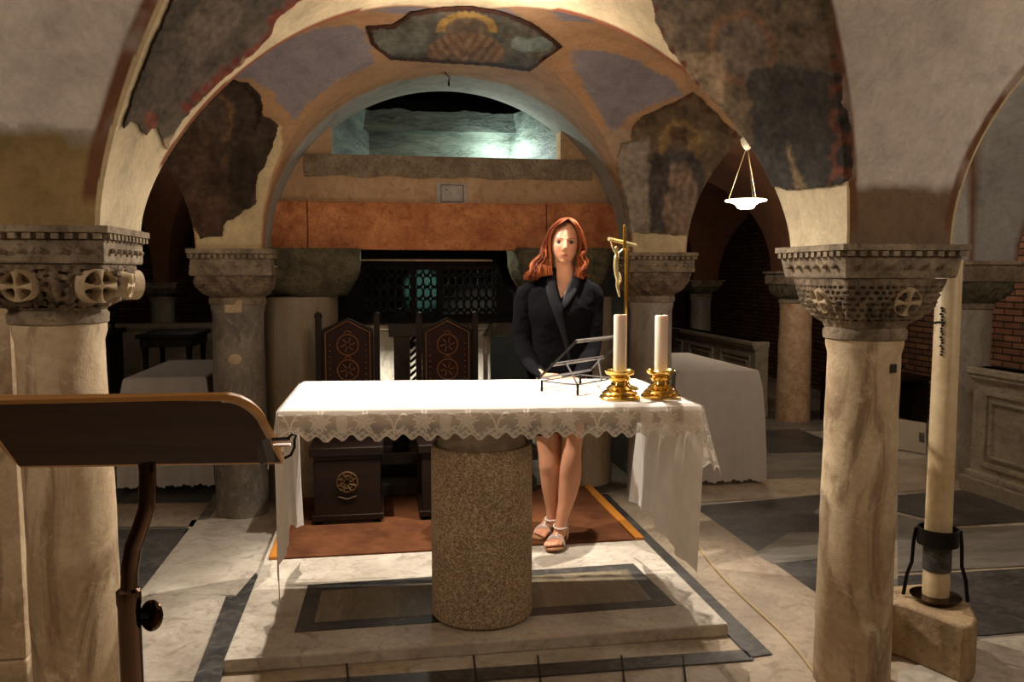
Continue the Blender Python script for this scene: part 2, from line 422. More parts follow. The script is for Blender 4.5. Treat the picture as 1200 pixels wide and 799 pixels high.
# ------------------------------------------------------------------ frescoes
def fnoise(x, y, s, o=0): return mnoise.noise(Vector((x/s, y/s, o)))
def ell(px, py, cx, cy, rx, ry, rot=0):
    c, s = math.cos(rot), math.sin(rot); x, y = px-cx, py-cy
    return math.hypot((x*c+y*s)/rx, (-x*s+y*c)/ry)
def fresco(name, label, poly, colf, step=1.0, off=.006, rough_edge=2.0, group=None, soft=1.0):
    xs = [p[0] for p in poly]; ys = [p[1] for p in poly]
    x0, x1, y0, y1 = min(xs)-2, max(xs)+2, min(ys)-2, max(ys)+2
    nx, ny = int((x1-x0)/step)+1, int((y1-y0)/step)+1; idx = {}; mb = MB(); vs, cs = [], []
    for b in range(ny):
        for a in range(nx):
            px, py = x0+a*step, y0+b*step
            ex = px+rough_edge*fnoise(px, py, 9, 3); ey = py+rough_edge*fnoise(px, py, 9, 8)
            if not inpoly(ex, ey, poly): continue
            h, n = hitv(px, py)
            if h is None or h.y > 5.2: continue
            if n.dot(h-O) > 0: n = -n
            idx[(a, b)] = len(vs); vs.append(h+n*off); qx = px+4*soft*fnoise(px, py, 13, 21)+1.5*fnoise(px, py, 4, 25); qy = py+4*soft*fnoise(px, py, 13, 31)+1.5*fnoise(px, py, 4, 35); c = sum(np.array(colf(qx+dx, qy+dy)) for dx, dy in [(u*soft, w*soft) for u, w in ((0,0),(2,1),(-2,1.5),(1,-2.2),(-1.5,-1.8),(.5,2.5))])/6
            m = 1.05+.5*fnoise(px, py, 22, 1)+.45*fnoise(px, py, 7, 2); cs.append(tuple(np.array(c)*m))
    fs = []
    for (a, b) in idx:
        q = [idx.get((a, b)), idx.get((a, b+1)), idx.get((a+1, b+1)), idx.get((a+1, b))]
        if None not in q:
            z = [vs[t] for t in q]
            if max((z[0]-z[2]).length, (z[1]-z[3]).length) < .14: fs.append(tuple(q))
    # keep the largest connected piece
    par = list(range(len(vs)))
    def fd(a):
        while par[a] != a: par[a] = par[par[a]]; a = par[a]
        return a
    for f in fs:
        r = fd(f[0])
        for q in f[1:]: par[fd(q)] = r
    cnt = {}
    for f in fs: cnt[fd(f[0])] = cnt.get(fd(f[0]), 0)+1
    big = max(cnt, key=cnt.get); fs = [f for f in fs if fd(f[0]) == big]; used = sorted({q for f in fs for q in f}); mp = {q: n_ for n_, q in enumerate(used)}
    mb.add([vs[q] for q in used], [tuple(mp[q] for q in f) for f in fs], [cs[q] for q in used])
    o = single(mb, name, M['fresco'], label, 'fresco', group)
    s = o.modifiers.new('thick', 'SOLIDIFY'); s.thickness = .004; s.offset = 0
    return o
M['fresco'] = painted('old fresco paint', nscale=9, amt=.95, fine=45, bump=.5)
H = hexc
def col_fl(px, py):   # near left dark fragment
    if px > 175+ (190-py)*.95+8*fnoise(px, py, 20, 4) - 5 and py > -40:
        c = H('8a7660')
        # red border next to the arch edge
    else: c = H('4f463c')
    if ell(px, py, 215, 78, 34, 56, .5) < 1: c = H('544a42')
    if ell(px, py, 245, 25, 40, 24, -.5) < 1: c = H('64584c')
    if ell(px, py, 174, 142, 7, 14, 0) < 1: c = H('7a4532')
    d = min(abs(math.hypot(px-x, py-y)) for x, y in ((350,-2),(338,6),(326,14),(318,22),(318,34),(311,46),(302,54),(290,62),(276,71),(264,82),(252,92),(240,102),(228,113),(218,124)))
    if d < 7: c = H('6b3020')
    return c
fresco('fresco', 'dark flaking fresco with red scalloped border above the near left capital', [(203,-50),(198,0),(170,66),(152,112),(140,152),(150,141),(159,144),(163,154),(170,158),(176,150),(183,150),(188,165),(193,177),(204,152),(222,128),(250,100),(300,58),(318,38),(322,22),(352,-2),(400,-50)], col_fl)
def col_f2(px, py):
    c = H('40342a')
    if ell(px, py, 245, 138, 22, 26) < 1: c = H('54463a')
    if abs(ell(px, py, 245, 136, 27, 31)-1) < .1: c = H('6b5236')
    if ell(px, py, 235, 200, 36, 52) < 1: c = H('4a392c')
    if ell(px, py, 285, 205, 18, 40) < 1: c = H('33291f')
    if ell(px, py, 240, 250, 30, 25) < 1: c = H('523c30')
    if py < 150 and px > 285 and abs(ell(px, py, 278, 130, 26, 30)-1) < .12: c = H('2c2018')
    return c
fresco('fresco', 'very dark lobed fresco above the second left column', [(249,110),(265,91),(290,97),(305,110),(309,124),(308,135),(318,138),(327,146),(320,171),(312,190),(301,212),(300,240),(285,248),(276,256),(267,258),(263,268),(260,278),(247,277),(235,281),(228,268),(210,253),(201,232),(191,214),(186,205),(180,180),(196,152),(221,120)], col_f2)
def col_f3(px, py):
    c = H('6a5a44')
    if px < 760 and py > 165: c = H('8e8272')
    if py < 150: c = H('5d4d38')
    q = ell(px, py, 796, 168, 24, 26)
    if q < 1: c = H('7d6844')
    if .9 < q < 1.04: c = H('8c7048')
    if ell(px, py, 795, 163, 12, 15) < 1: c = H('584636')
    if ell(px, py, 793, 178, 11, 14) < 1: c = H('6d5b4c')
    # cloak and pale robe
    if 176 < py < 272 and abs(px-(795)) < 12+min(22, (py-170)*.75) and px < 825: c = H('4c4642')
    if py > 190 and ell(px, py, 797, 240, 20, 52) < 1: c = H('8a7664') if int((px+py*.15)/5) % 2 else H('75624f')
    if ell(px, py, 775, 200, 6, 28, -.3) < 1: c = H('423c39')
    if ell(px, py, 766, 192, 8, 5) < 1: c = H('453e39')
    # lobed frame
    for (x, y) in ((739,152),(740,140),(748,133),(760,128),(776,122),(790,117),(804,111),(820,116),(835,128),(850,144),(860,158),(870,172),(872,190)):
        if math.hypot(px-x, py-y) < 5: c = H('54331f')
    return c
fresco('fresco', 'fresco of a robed figure with a halo beside the middle arch', [(811,107),(800,114),(790,119),(754,134),(741,146),(739,164),(728,167),(722,190),(727,215),(730,240),(736,273),(770,274),(805,277),(812,262),(817,250),(832,232),(850,214),(874,191),(876,173),(868,158),(850,143),(835,127),(820,113)], col_f3)
def col_f4(px, py):
    c = H('5d5040')
    q = ell(px, py, 872, 55, 40, 46, -.3)
    if .78 < q < 1: c = H('70543e')
    if q < .78: c = H('63564a')
    if px < 850 and py > 60: c = H('7d6b56')
    if py > 72+abs(px-920)*.25 and px > 878+ (py-90)*.10+6*fnoise(px,py,18,9): c = H('393632')
    if inpoly(px, py, [(924,160),(934,190),(948,222),(936,222),(928,195)]): c = H('7d6b50')
    if px > 975 and fnoise(px, py, 14, 5) > .0: c = H('6b4030')
    for (x, y) in ((768,10),(775,38),(788,60),(800,76),(815,98),(830,120),(845,142),(860,163),(875,185),(888,208)):
        if math.hypot(px-x, py-y) < 6: c = H('5a3226')
    return c
fresco('fresco', 'large dark fresco of a haloed cloaked figure above the near right capital', [(757,-50),(765,0),(770,24),(783,52),(800,75),(830,119),(860,162),(880,194),(900,222),(912,219),(924,222),(945,221),(965,220),(988,216),(998,206),(998,190),(997,160),(992,130),(986,118),(986,84),(979,60),(979,44),(973,10),(972,-50)], col_f4)
def col_f5(px, py):
    c = H('5b574c')
    q = ell(px, py, 547, 34, 36, 22)
    if .72 < q < 1 and py < 36: c = H('a07f46')
    elif q < .72: c = H('6d5a48')
    if ell(px, py, 545, 62, 46, 26) < 1 and py > 38: c = H('75583f') if int((px*1.0+abs(py-40)*(1 if px > 545 else -1)*.8)/6) % 2 else H('8a6c50')
    if px > 600 and 42 < py < 62 and ell(px, py, 622, 50, 26, 9) < 1: c = H('75807a')
    if px < 500 and 30 < py < 60: c = H('66665c')
    pl = [(428,30),(461,27),(481,13),(518,7),(555,6),(589,12),(623,25),(650,45),(660,54),(643,66),(622,83),(569,76),(518,73),(457,69),(434,51)]
    dmin = 99
    for a in range(len(pl)):
        x1, y1 = pl[a]; x2, y2 = pl[(a+1) % len(pl)]; L2 = (x2-x1)**2+(y2-y1)**2
        u = max(0, min(1, ((px-x1)*(x2-x1)+(py-y1)*(y2-y1))/L2)); dmin = min(dmin, math.hypot(px-x1-u*(x2-x1), py-y1-u*(y2-y1)))
    if dmin < 5: c = H('3f2418')
    return c
fresco('fresco', 'almond shaped fresco with a haloed figure at the crown of the vault', [(428,30),(461,27),(481,13),(518,7),(555,6),(589,12),(623,25),(650,45),(660,54),(643,66),(622,83),(569,76),(518,73),(457,69),(434,51)], col_f5, step=.8, rough_edge=.6, soft=.4)

# ------------------------------------------------------------------ floor
fl = MB()
fl.add([(-8,-4,0),(9,-4,0),(9,16,0),(-8,16,0)], [(0,1,2,3)], mi=0)
def slab(pts, mi, z=.003, th=None):
    P = [onz(x, y, 0) for x, y in pts]; A = sum(P[i].x*P[(i+1)%len(P)].y-P[(i+1)%len(P)].x*P[i].y for i in range(len(P)))
    if A < 0: P = P[::-1]
    fl.add([(p.x, p.y, z) for p in P], [tuple(range(len(P)))], mi=mi)
def slabw(x0, x1, y0, y1, mi, z=.003): fl.add([(x0,y0,z),(x1,y0,z),(x1,y1,z),(x0,y1,z)], [(0,1,2,3)], mi=mi)
# generic paving grid far away
rnd = random.Random(4)
for a in range(-6, 8):
    for b in range(-3, 13):
        x, y = a*1.1+.1, b*1.15; slabw(x+.008, x+1.092, y+.008, y+1.142, rnd.choice([0, 2, 0, 3, 2]) , .0012)
# left side: long slabs beside the step
slabw(-1.02,-.72,2.2,3.55,0,.004); slabw(-1.02,-.72,3.56,4.95,0,.004)
slab([(172,700),(262,700),(226,800),(160,800)], 0, .005); slab([(225,610),(320,610),(276,698),(174,698)], 0, .005)
slab([(135,622),(222,620),(168,690),(130,700)], 1, .005); slab([(130,592),(245,590),(226,618),(133,618)], 2, .005)
slab([(120,560),(258,560),(246,588),(125,590)], 1, .005)
slab([(265,700),(276,700),(300,672),(304,680),(262,790),(254,812),(222,812)], 1, .007)
slab([(0,700),(60,690),(60,830),(0,840)], 1, .005)
# dark strip around the step: right and front
slab([(700,580),(712,580),(905,768),(878,772)], 1, .007)
slab([(255,806),(872,763),(884,775),(560,800),(250,830)], 1, .007)
for x in (405, 555, 630, 728, 800): slab([(x-1.2,770),(x+1.2,770),(x+8,830),(x+5,830)], 4, .0085)
# right side
slab([(716,585),(812,585),(830,605),(960,698),(1010,740),(1010,900),(960,900),(905,776),(905,768)], 2, .005)
slab([(786,564),(1005,560),(1005,578),(812,590)], 2, .005)
slab([(812,594),(1010,577),(1010,716),(962,700)], 1, .006)
slab([(885,650),(925,625),(975,625),(975,655),(905,662)], 3, .0075); slab([(953,602),(968,590),(985,590),(985,612)], 3, .0075)
slab([(890,498),(960,512),(980,540),(980,560),(885,562)], 3, .005); slab([(895,505),(935,503),(978,520),(978,530),(900,532)], 1, .006)
slab([(1052,581),(1128,575),(1205,600),(1205,612),(1120,617),(1052,600)], 1, .006)
slab([(1052,604),(1120,620),(1205,616),(1205,664),(1052,672)], 3, .006)
slab([(1052,676),(1205,667),(1215,740),(1150,746),(1052,730)], 1, .006)
slab([(1052,560),(1140,560),(1215,585),(1205,596),(1130,572),(1052,577)], 2, .005)
slab([(1052,790),(1150,750),(1215,744),(1300,800),(1250,900),(1052,900)], 0, .005)
floor = struct(fl, 'floor', [M['floor'], M['floor_dark'], M['floor_warm'], M['floor_grey'], M['joint']], 'worn marble floor of pale and dark slabs', smooth=False)

# ------------------------------------------------------------------ far walls
def brickmat(name, rot):
    t = NT(name); tc = t.n('ShaderNodeTexCoord'); sp = t.n('ShaderNodeSeparateXYZ'); t.l(tc.outputs['Object'], sp.inputs[0]); cb_ = t.n('ShaderNodeCombineXYZ'); t.l(t.math('ADD', sp.outputs[0], sp.outputs[1]), cb_.inputs[0]); t.l(sp.outputs[2], cb_.inputs[1]); co = cb_.outputs[0]; br = t.n('ShaderNodeTexBrick'); t.l(co, br.inputs['Vector'])
    br.inputs['Scale'].default_value = 4.2; br.inputs['Color1'].default_value = (*lin('8a6248'), 1); br.inputs['Color2'].default_value = (*lin('6a4836'), 1)
    br.inputs['Mortar'].default_value = (*lin('2d231b'), 1); br.inputs['Mortar Size'].default_value = .03; br.inputs['Row Height'].default_value = .24; br.inputs['Brick Width'].default_value = .9
    n = t.noise(t.coord(), 8, 6, .6); c = t.mix(.8, br.outputs['Color'], t.ramp(n, [(.3, .6), (.7, 1.3)]), 'MULTIPLY')
    return t.done(t.bsdf(c, .9, 0, t.bump(br.outputs['Fac'], -.6, .02), .2))
M['brick_y'] = brickmat('old brick seen from the front', (PI/2,0,0)); M['brick_x'] = brickmat('old brick seen from the side', (PI/2,0,PI/2))
w = MB().box((.5,14.1,1.6), (17,.2,3.4)); struct(w, 'wall_back', M['brick_y'], 'dark brick back wall')
w = MB().box((5.5,5.5,1.6), (.2,18,3.4)); struct(w, 'wall_right', M['brick_x'], 'rough brick wall at the right')
w = MB().box((-6.2,5.5,1.6), (.2,18,3.4)); struct(w, 'wall_left', M['plaster_w'])
w = MB().box((.5,-3.2,1.6), (17,.2,3.4)); struct(w, 'wall_front', M['plaster_w'])
# block between the aisles behind the altar
YW = 5.25
w = MB(); a = onY(318,293,YW); b = onY(727,236,YW)
zl0 = onY(520,293,YW).z; zl1 = onY(520,238,YW).z; zs_ = onY(388,181,YW).z; zs2 = onY(657,188,YW).z
nx0 = onY(388,160,YW).x; nx1 = onY(657,160,YW).x; zn = (zs_+zs2)/2
w.box(((-.83+1.73)/2, YW+.07, (zl1+zn)/2), (2.56, .14, zn-zl1))
w.box(((-.83+nx0)/2, YW+.07, (zn+2.62)/2), (nx0+.83, .14, 2.62-zn))
w.box(((1.73+nx1)/2, YW+.07, (zn+2.62)/2), (1.73-nx1, .14, 2.62-zn))
struct(w, 'wall_sanctuary', M['plaster_w'], 'pink plastered wall under the middle arch', smooth=False)
w = MB(); w.box((-.9,6.7,1.3), (.1,2.6,2.6)); w.box((1.8,6.7,1.3), (.1,2.6,2.6)); w.box((.45,8.0,1.3), (2.8,.1,2.6))
struct(w, 'wall_chancel', stone('stone darkened as shade','1c1a16','2e2a23',None,4,.8,.3), 'grey walls enclosing the space behind the altar screen', smooth=False)  # wall colour painted near black so the chancel reads as unlit
# lintel
lt = MB(); xa, xb = onY(316,260,YW-.05).x, onY(640,260,YW-.05).x; xc_ = onY(727,260,YW-.05).x; xm = onY(361,260,YW).x
z0, z1 = onY(520,293,YW-.05).z, onY(520,238,YW-.05).z
for p, q, dz in ((xa-.05, xm-.002, 0), (xm+.002, xb-.002, 0), (xb+.002, xc_+.02, .01)):
    lt.box(((p+q)/2, YW-.02, (z0+z1)/2+dz/2), (q-p, .09, z1-z0+dz))
single(lt, 'stone_lintel', M['red_marble'], 'wide red marble lintel resting on the two thick column capitals', 'lintel', smooth=False, bevel=.006)
# ledge with a ragged outline
lg = MB(); n = 60; xl0, xl1 = onY(357,195,YW).x, onY(694,200,YW).x; zl = onY(520,205,YW).z
P = []
for a in range(n+1):
    x = xl0+(xl1-xl0)*a/n; top = zn+.006; bot = zl-.02+.018*mnoise.noise(Vector((x*6,0,0)))+.008*mnoise.noise(Vector((x*25,0,3)))
    P.append([(x, YW+.01, top), (x, YW-.02, top-.004), (x, YW-.022+.01*mnoise.noise(Vector((x*9,2,0))), (top+bot)/2), (x, YW-.006, bot), (x, YW+.01, bot)])
lg.grid(P, flip=True); lg.add(P[0], [(0,1,2,3,4)]); lg.add(P[-1], [(4,3,2,1,0)])
single(lg, 'stone_ledge', M['ledge'], 'rough hewn stone ledge under the niche opening', 'ledge')
# plaque
p0, p1 = onY(511,239,YW), onY(547,215,YW)
pq = thing('wall_plaque', 'small grey square plaque set in the plaster above the red lintel', 'plaque', ((p0.x+p1.x)/2, YW, p0.z))
part(MB().box(((p0.x+p1.x)/2, YW-.006, (p0.z+p1.z)/2), (p1.x-p0.x, .014, p1.z-p0.z)), 'panel', stone('plaque marble','9d968c','c0b9ae',None,9,.6,.1), pq, bevel=.003)
fr = MB(); cx, cz, W, Hh = (p0.x+p1.x)/2+.004, (p0.z+p1.z)/2, (p1.x-p0.x)*.72, (p1.z-p0.z)*.8
for s in (-1, 1): fr.box((cx+s*W/2, YW-.014, cz), (.004, .004, Hh)); fr.box((cx, YW-.014, cz+s*Hh/2), (W, .004, .004))
fr.lathe([(.006, 0), (.006, .004)], 10, (cx-W*.25, YW-.014, cz+.02))
part(fr, 'frame_line', M['joint'], pq, 'dark scored outline')
# niche interior: splayed marble well
nc = MB(); YB = 5.95
def q3(x0, y0, Y0, x1, y1, Y1): pass
A0 = onY(388,181,YW+.14); A1 = onY(657,188,YW+.14)
bx0, bx1 = onY(430,170,YB).x, onY(598,170,YB).x
zb0 = onY(500,190,YB).z-.1; ztop = onY(500,134,YB).z; zmid = onY(500,159,YB).z
rows = []
nn = 40
for a in range(nn+1):
    x = bx0-.25+(bx1-bx0+.6)*a/nn; tz = ztop+.03*max(0, mnoise.noise(Vector((x*4, 1, 0))))+.012*mnoise.noise(Vector((x*19, 0, 0)))
    rows.append([(x, YB-.06, zb0-.5), (x, YB-.06, zmid), (x, YB-.14, zmid+.01), (x, YB-.10, tz), (x, YB+.15, tz+.01), (x, YB+.3, tz-.2)])
nc.grid(rows, flip=True)
single(nc, 'marble_slab', M['niche'], 'broken greenish marble slab standing at the back of the lit niche', 'slab', ang=25)
nl = MB(); z9 = 2.72
nl.add([(nx0-.02,YW+.1,zb0-.5),(bx0+.02,YB-.05,zb0-.5),(bx0+.02,YB-.05,ztop-.01),(nx0-.02,YW+.1,ztop+.03)], [(0,1,2,3)])
nl.add([(bx1-.02,YB-.05,zb0-.5),(nx1+.02,YW+.1,zb0-.5),(nx1+.02,YW+.1,ztop+.03),(bx1-.02,YB-.05,ztop+.0)], [(0,1,2,3)])
nl.box(((nx0+nx1)/2, 5.91, zn-.12), (nx1-nx0+.4, .9, .1))
o = struct(nl, 'wall_niche', M['niche'], 'splayed marble sides of the niche', smooth=False)
s = o.modifiers.new('thick', 'SOLIDIFY'); s.thickness = .03
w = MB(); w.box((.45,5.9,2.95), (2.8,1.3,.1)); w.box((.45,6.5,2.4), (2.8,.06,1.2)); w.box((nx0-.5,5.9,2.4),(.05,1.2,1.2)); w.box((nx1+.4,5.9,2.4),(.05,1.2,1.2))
struct(w, 'niche_blackout', plain('painted darkness', '050505', .9), smooth=False)  # black box added round the niche: blocks lamp light, stands in for darkness
# hook and slim cable at the arch crown
hk = MB(); h, n_ = hitv(521,84); e = onY(526,101,(h.y+.12)); hk.tube([h, h+(e-h)*.4+Vector((.02,0,.0)), e+Vector((0,0,.03)), e], [.003,.003,.006,.006], 8)
single(hk, 'ceiling_hook', M['iron'], 'small black hook hanging at the crown of the middle arch', 'hook')

# ------------------------------------------------------------------ altar step
st = thing('altar_step', 'low pale marble step with an inlaid dark framed panel under the altar', 'step', (.41, 4.0, 0))
PZ = .055; PX0, PX1, PY0, PY1 = onz(256, 787, PZ).x, onz(866, 743, PZ).x, 2.98, 5.2
sb = MB(); sb.box(((PX0+PX1)/2, (PY0+PY1)/2, PZ/2), (PX1-PX0, PY1-PY0, PZ)); part(sb, 'slab', M['platform'], st, smooth=False, bevel=.008)
def quadz(mb, pts, z, mi=0):
    P = [onz(x, y, z) for x, y in pts]; A = sum(P[i].x*P[(i+1)%len(P)].y-P[(i+1)%len(P)].x*P[i].y for i in range(len(P)))
    if A < 0: P = P[::-1]
    mb.prism([(p.x, p.y) for p in P], z-.004, z, mi=mi)
i1 = MB(); quadz(i1, [(345,741),(361,685),(742,660),(793,709)], PZ+.0015); part(i1, 'inlay_border', M['floor_dark'], st, 'dark slate border', smooth=False)
i1 = MB(); quadz(i1, [(368,729),(377,692),(735,667),(764,703)], PZ+.003); part(i1, 'inlay_panel', M['inlay'], st, 'veined brown centre panel', smooth=False)
# ------------------------------------------------------------------ columns
def sect(th, sq, r):
    # radius of a rounded square (sq=0 circle, 1 square) of half size r
    c, s = abs(math.cos(th)), abs(math.sin(th)); n = 2+sq*9
    return r/((c**n+s**n)**(1/n))
def capital_mesh(cx, cy, z0, z1, r0, r1, carve, bulge=.15, nth=200, nz=44):
    P = []
    for a in range(nth):
        th = 2*PI*a/nth; row = []
        for b in range(nz+1):
            t = b/nz; sq = max(0, min(1, t*1.25-.1)); r = r0+(r1-r0)*(t**1.1)+bulge*r0*math.sin(PI*min(1, t*1.05))
            rr = sect(th, sq, r)+carve(th, t); row.append((cx+rr*math.cos(th), cy+rr*math.sin(th), z0+(z1-z0)*t))
        P.append(row)
    mb = MB(); mb.grid(P, closeU=True)
    return mb
def lobes(th, t, n=8):
    # acanthus-like ribs and drilled holes
    a = th*n/2/PI; f = a-math.floor(a)-.5
    leaf = math.cos(f*2*PI)*.5+.5
    v = .016*leaf*math.sin(PI*min(1, t*1.1))+.006*math.cos(th*n*5)*leaf
    return v
def drill(th, t, nu, nv, d=.012, seed=0, r=.33):
    u, v = th*nu/2/PI, t*nv; iu, iv = math.floor(u), math.floor(v); off = .5 if iv % 2 else 0
    u2 = u+off; iu = math.floor(u2); q = math.hypot(u2-iu-.5, (v-iv-.5))
    return -d if q < r else 0
def carve_left(th, t):
    v = lobes(th, t, 8)+.010*mnoise.noise(Vector((math.cos(th)*9, math.sin(th)*9, t*7)))
    # deep interlace
    q = mnoise.noise(Vector((math.cos(th)*11, math.sin(th)*11, t*8+3)))
    if q > .12 and .08 < t < .9: v -= .020*min(1, (q-.12)*7)
    if t < .06 or t > .95: v *= .2
    return v
def carve_right(th, t):
    v = .010*math.sin(PI*t)*math.cos(th*26)*(t < .55)+.006*mnoise.noise(Vector((math.cos(th)*9, math.sin(th)*9, t*7)))
    if .15 < t < .9: v += drill(th, t, 46, 9, .011, r=.27)
    return v
def carve_mid(th, t):
    v = .006*mnoise.noise(Vector((math.cos(th)*9, math.sin(th)*9, t*7)))+.007*math.cos(th*16+t*5)*(t > .1)
    if .3 < t < .9: v += drill(th, t, 34, 6, .006, r=.3)
    return v
def carve_rough(th, t):
    p = Vector((math.cos(th)*4, math.sin(th)*4, t*3)); return .016*mnoise.noise(p)+.010*mnoise.noise(p*3)+.005*mnoise.noise(p*8)
def rosettes(t, lst, lab):
    for c, n, R, th in lst:
        mb = MB(); rosette(mb, c, n, R, th); part(mb, 'rosette', M['rosette'], kid(t, 'capital'), lab)
def rosette(mb, c, n, R, th=.02):
    # round medallion with four drilled leaf-shaped openings, c centre, n outward normal
    n = Vector(n).normalized(); u = Vector((0,0,1)).cross(n).normalized(); v = n.cross(u); N, K = 56, 12; P = []
    for a in range(N):
        A = 2*PI*a/N; row = []
        for b in range(K+1):
            q = b/K; x, y = math.cos(A)*q, math.sin(A)*q
            h = th*(1-.25*q*q)
            s = abs(math.sin(2*A+0)); 
            if .22 < q < .86 and s > .42: h -= th*1.5*min(1, (s-.42)*6)*min(1, (q-.22)*9, (.86-q)*9)
            if b == K: h = -.03
            row.append(Vector(c)+u*x*R+v*y*R+n*h)
        P.append(row)
    mb.grid(P, closeU=True)
def impost_mesh(cx, cy, z0, z1, r0, r1, dent=11, plain_=False):
    mb = MB(); H_ = z1-z0
    prof = [(0, r0), (.06, r0+.004), (.62, r1-.018), (.64, r1-.022), (.80, r1-.020), (.82, r1), (1, r1)]
    n = 64
    P = []
    for a in range(n):
        th = 2*PI*a/n+.0001; 
        x, y = math.cos(th), math.sin(th); m = max(abs(x), abs(y)); row = []
        for t, r in prof:
            w = .004*mnoise.noise(Vector((x*6, y*6, t*5))); row.append((cx+x/m*(r+w), cy+y/m*(r+w), z0+H_*t))
        P.append(row)
    P2 = []; mb.grid(P, closeU=True); mb.add([(cx-r1,cy-r1,z1),(cx+r1,cy-r1,z1),(cx+r1,cy+r1,z1),(cx-r1,cy+r1,z1)], [(0,1,2,3)])
    if not plain_:
        L = 2*(r1-.012)/dent
        for s in range(4):
            ca, sa = math.cos(s*PI/2), math.sin(s*PI/2)
            for k in range(dent):
                x = -(r1-.012)+L*(k+.5); y = -(r1-.012); mb.box((cx+x*ca-y*sa, cy+x*sa+y*ca, z0+H_*.72), (L*.55, .022, H_*.15), s*PI/2)
            for k in range(6):
                x = -(r1-.05)+(2*r1-.1)*(k+.5)/6; y = -(r0+(r1-r0)*.55)
                mb.lathe([(.008,-.008),(.012,0),(.006,.006)], 8, (cx+x*ca-y*sa, cy+x*sa+y*ca, z0+H_*.35))
    return mb
def shaft_mesh(cx, cy, z0, z1, r0, r1, lean=(0,0), wob=.004, ring=True):
    mb = MB(); N, K = 56, 40; P = []
    for a in range(N):
        th = 2*PI*a/N; row = []
        for b in range(K+1):
            t = b/K; r = r0+(r1-r0)*t
            if ring:
                if t > .965: r += .008
                elif t > .90 and t < .915: r += .003
            r += wob*mnoise.noise(Vector((math.cos(th)*1.5, math.sin(th)*1.5, t*5+cx)))+wob*.4*mnoise.noise(Vector((math.cos(th)*6, math.sin(th)*6, t*22)))
            row.append((cx+lean[0]*(1-t)+r*math.cos(th), cy+lean[1]*(1-t)+r*math.sin(th), z0+(z1-z0)*t))
        P.append(row)
    mb.grid(P, closeU=True); return mb
def column(label, c, zc0, zc1, zi, r0, r1, rcap, rimp, mat, carve, group=None, cap_mat='cap_stone', imp_mat='imp_stone', lean=(0,0), plain_=False, z0=0, nz=44, base=None, bulge=.15, dent=11):
    # shaft to zc0, capital to zc1, impost to zi
    t = thing('marble_column', label, 'column', (c[0], c[1], z0), 0, group)
    part(shaft_mesh(c[0], c[1], z0, zc0-.03, r0, r1, lean), 'shaft', M[mat], t, ang=50)
    part(MB().lathe([(r1+.004, zc0-.045), (r1+.016, zc0-.038), (r1+.018, zc0-.012), (r1+.008, zc0+.002)], 48, (c[0], c[1], 0)), 'neck_ring', M[imp_mat], t)
    part(capital_mesh(c[0], c[1], zc0, zc1, r1+.01, rcap, carve, bulge, nz=nz), 'capital', M[cap_mat], t, ang=60)
    if zi > zc1: part(impost_mesh(c[0], c[1], zc1+.003, zi, rcap+.004, rimp, dent, plain_), 'impost', M[imp_mat], t, smooth=False)
    if base: part(MB().box((c[0], c[1], z0+.03), (base, base, .06)).lathe([(base*.48, z0+.06), (base*.5, z0+.08), (base*.44, z0+.11)], 40, (c[0], c[1], 0)), 'base', M[mat], t)
    return t
cl, cr = COL[1][1], COL[1][2]
t1 = column('near left marble column behind the wooden lectern', cl, 1.335, 1.468, 1.575, .130, .120, .185, .212, 'shaft_near', carve_left, nz=60, lean=(.02,0))
rosettes(t1, [((cl[0]+sx*.160, cl[1]+sy*.160, 1.408), (sx, sy, -.1), .052, .030) for sx in (-1, 1) for sy in (-1, 1)]+[((cl[0]-.03, cl[1]-.193, 1.408), (-.1, -1, -.15), .046, .022), ((cl[0]+.193, cl[1], 1.408), (1, 0, -.15), .04, .02)], 'pierced round rosette')
part(MB().lathe([(0,-.004),(.012,-.004),(.012,.004),(0,.004)], 6, (cl[0]+.06, cl[1]-.119, 1.02), cap=False), 'dark_spot', M['joint'], kid(t1,'shaft'))
t2 = column('near right marble column in front of the tall wax candle', cr, 1.262, 1.425, 1.535, .128, .117, .185, .222, 'shaft_near', carve_right, nz=60, lean=(-.006,0), bulge=.1)
rosettes(t2, [((cr[0]-.158, cr[1]-.01, 1.355), (-1, 0, -.45), .046, .024), ((cr[0]+.04, cr[1]-.158, 1.355), (0, -1, -.45), .050, .024), ((cr[0]+.158, cr[1]+.03, 1.355), (1, 0, -.45), .046, .024)], 'pale four petal cross')
part(MB().box((cr[0]+.033, cr[1]-.108, 1.13), (.026, .022, .028), .3), 'socket', M['joint'], kid(t2,'shaft'), 'small dark square hole')
t3 = column('dark grey column with a pale patch under the very dark fresco', COL[2][1], 1.305, 1.43, 1.585, .155, .146, .215, .235, 'shaft_grey', carve_mid, dent=14)
a = COL[2][1]
part(MB().box((a[0]-.0, a[1]-.150, 1.255), (.10, .02, .075), -.12), 'patch', M['rosette'], kid(t3,'shaft'), 'pale square repair under the capital', bevel=.004)
_rp = MB().lathe([(0,0),(.04,0),(.037,.006),(0,.008)], 14, (0,0,0), cap=False); _rp.v = [(a[0]+.0+x, a[1]-.146-z, .95+y*.8) for x, y, z in _rp.v]
part(_rp, 'round_patch', M['rosette'], kid(t3,'shaft'), 'pale round repair')
column('pale column right of the brass crucifix', COL[2][2], 1.305, 1.45, 1.575, .140, .132, .20, .225, 'shaft_pale', carve_mid, dent=12)
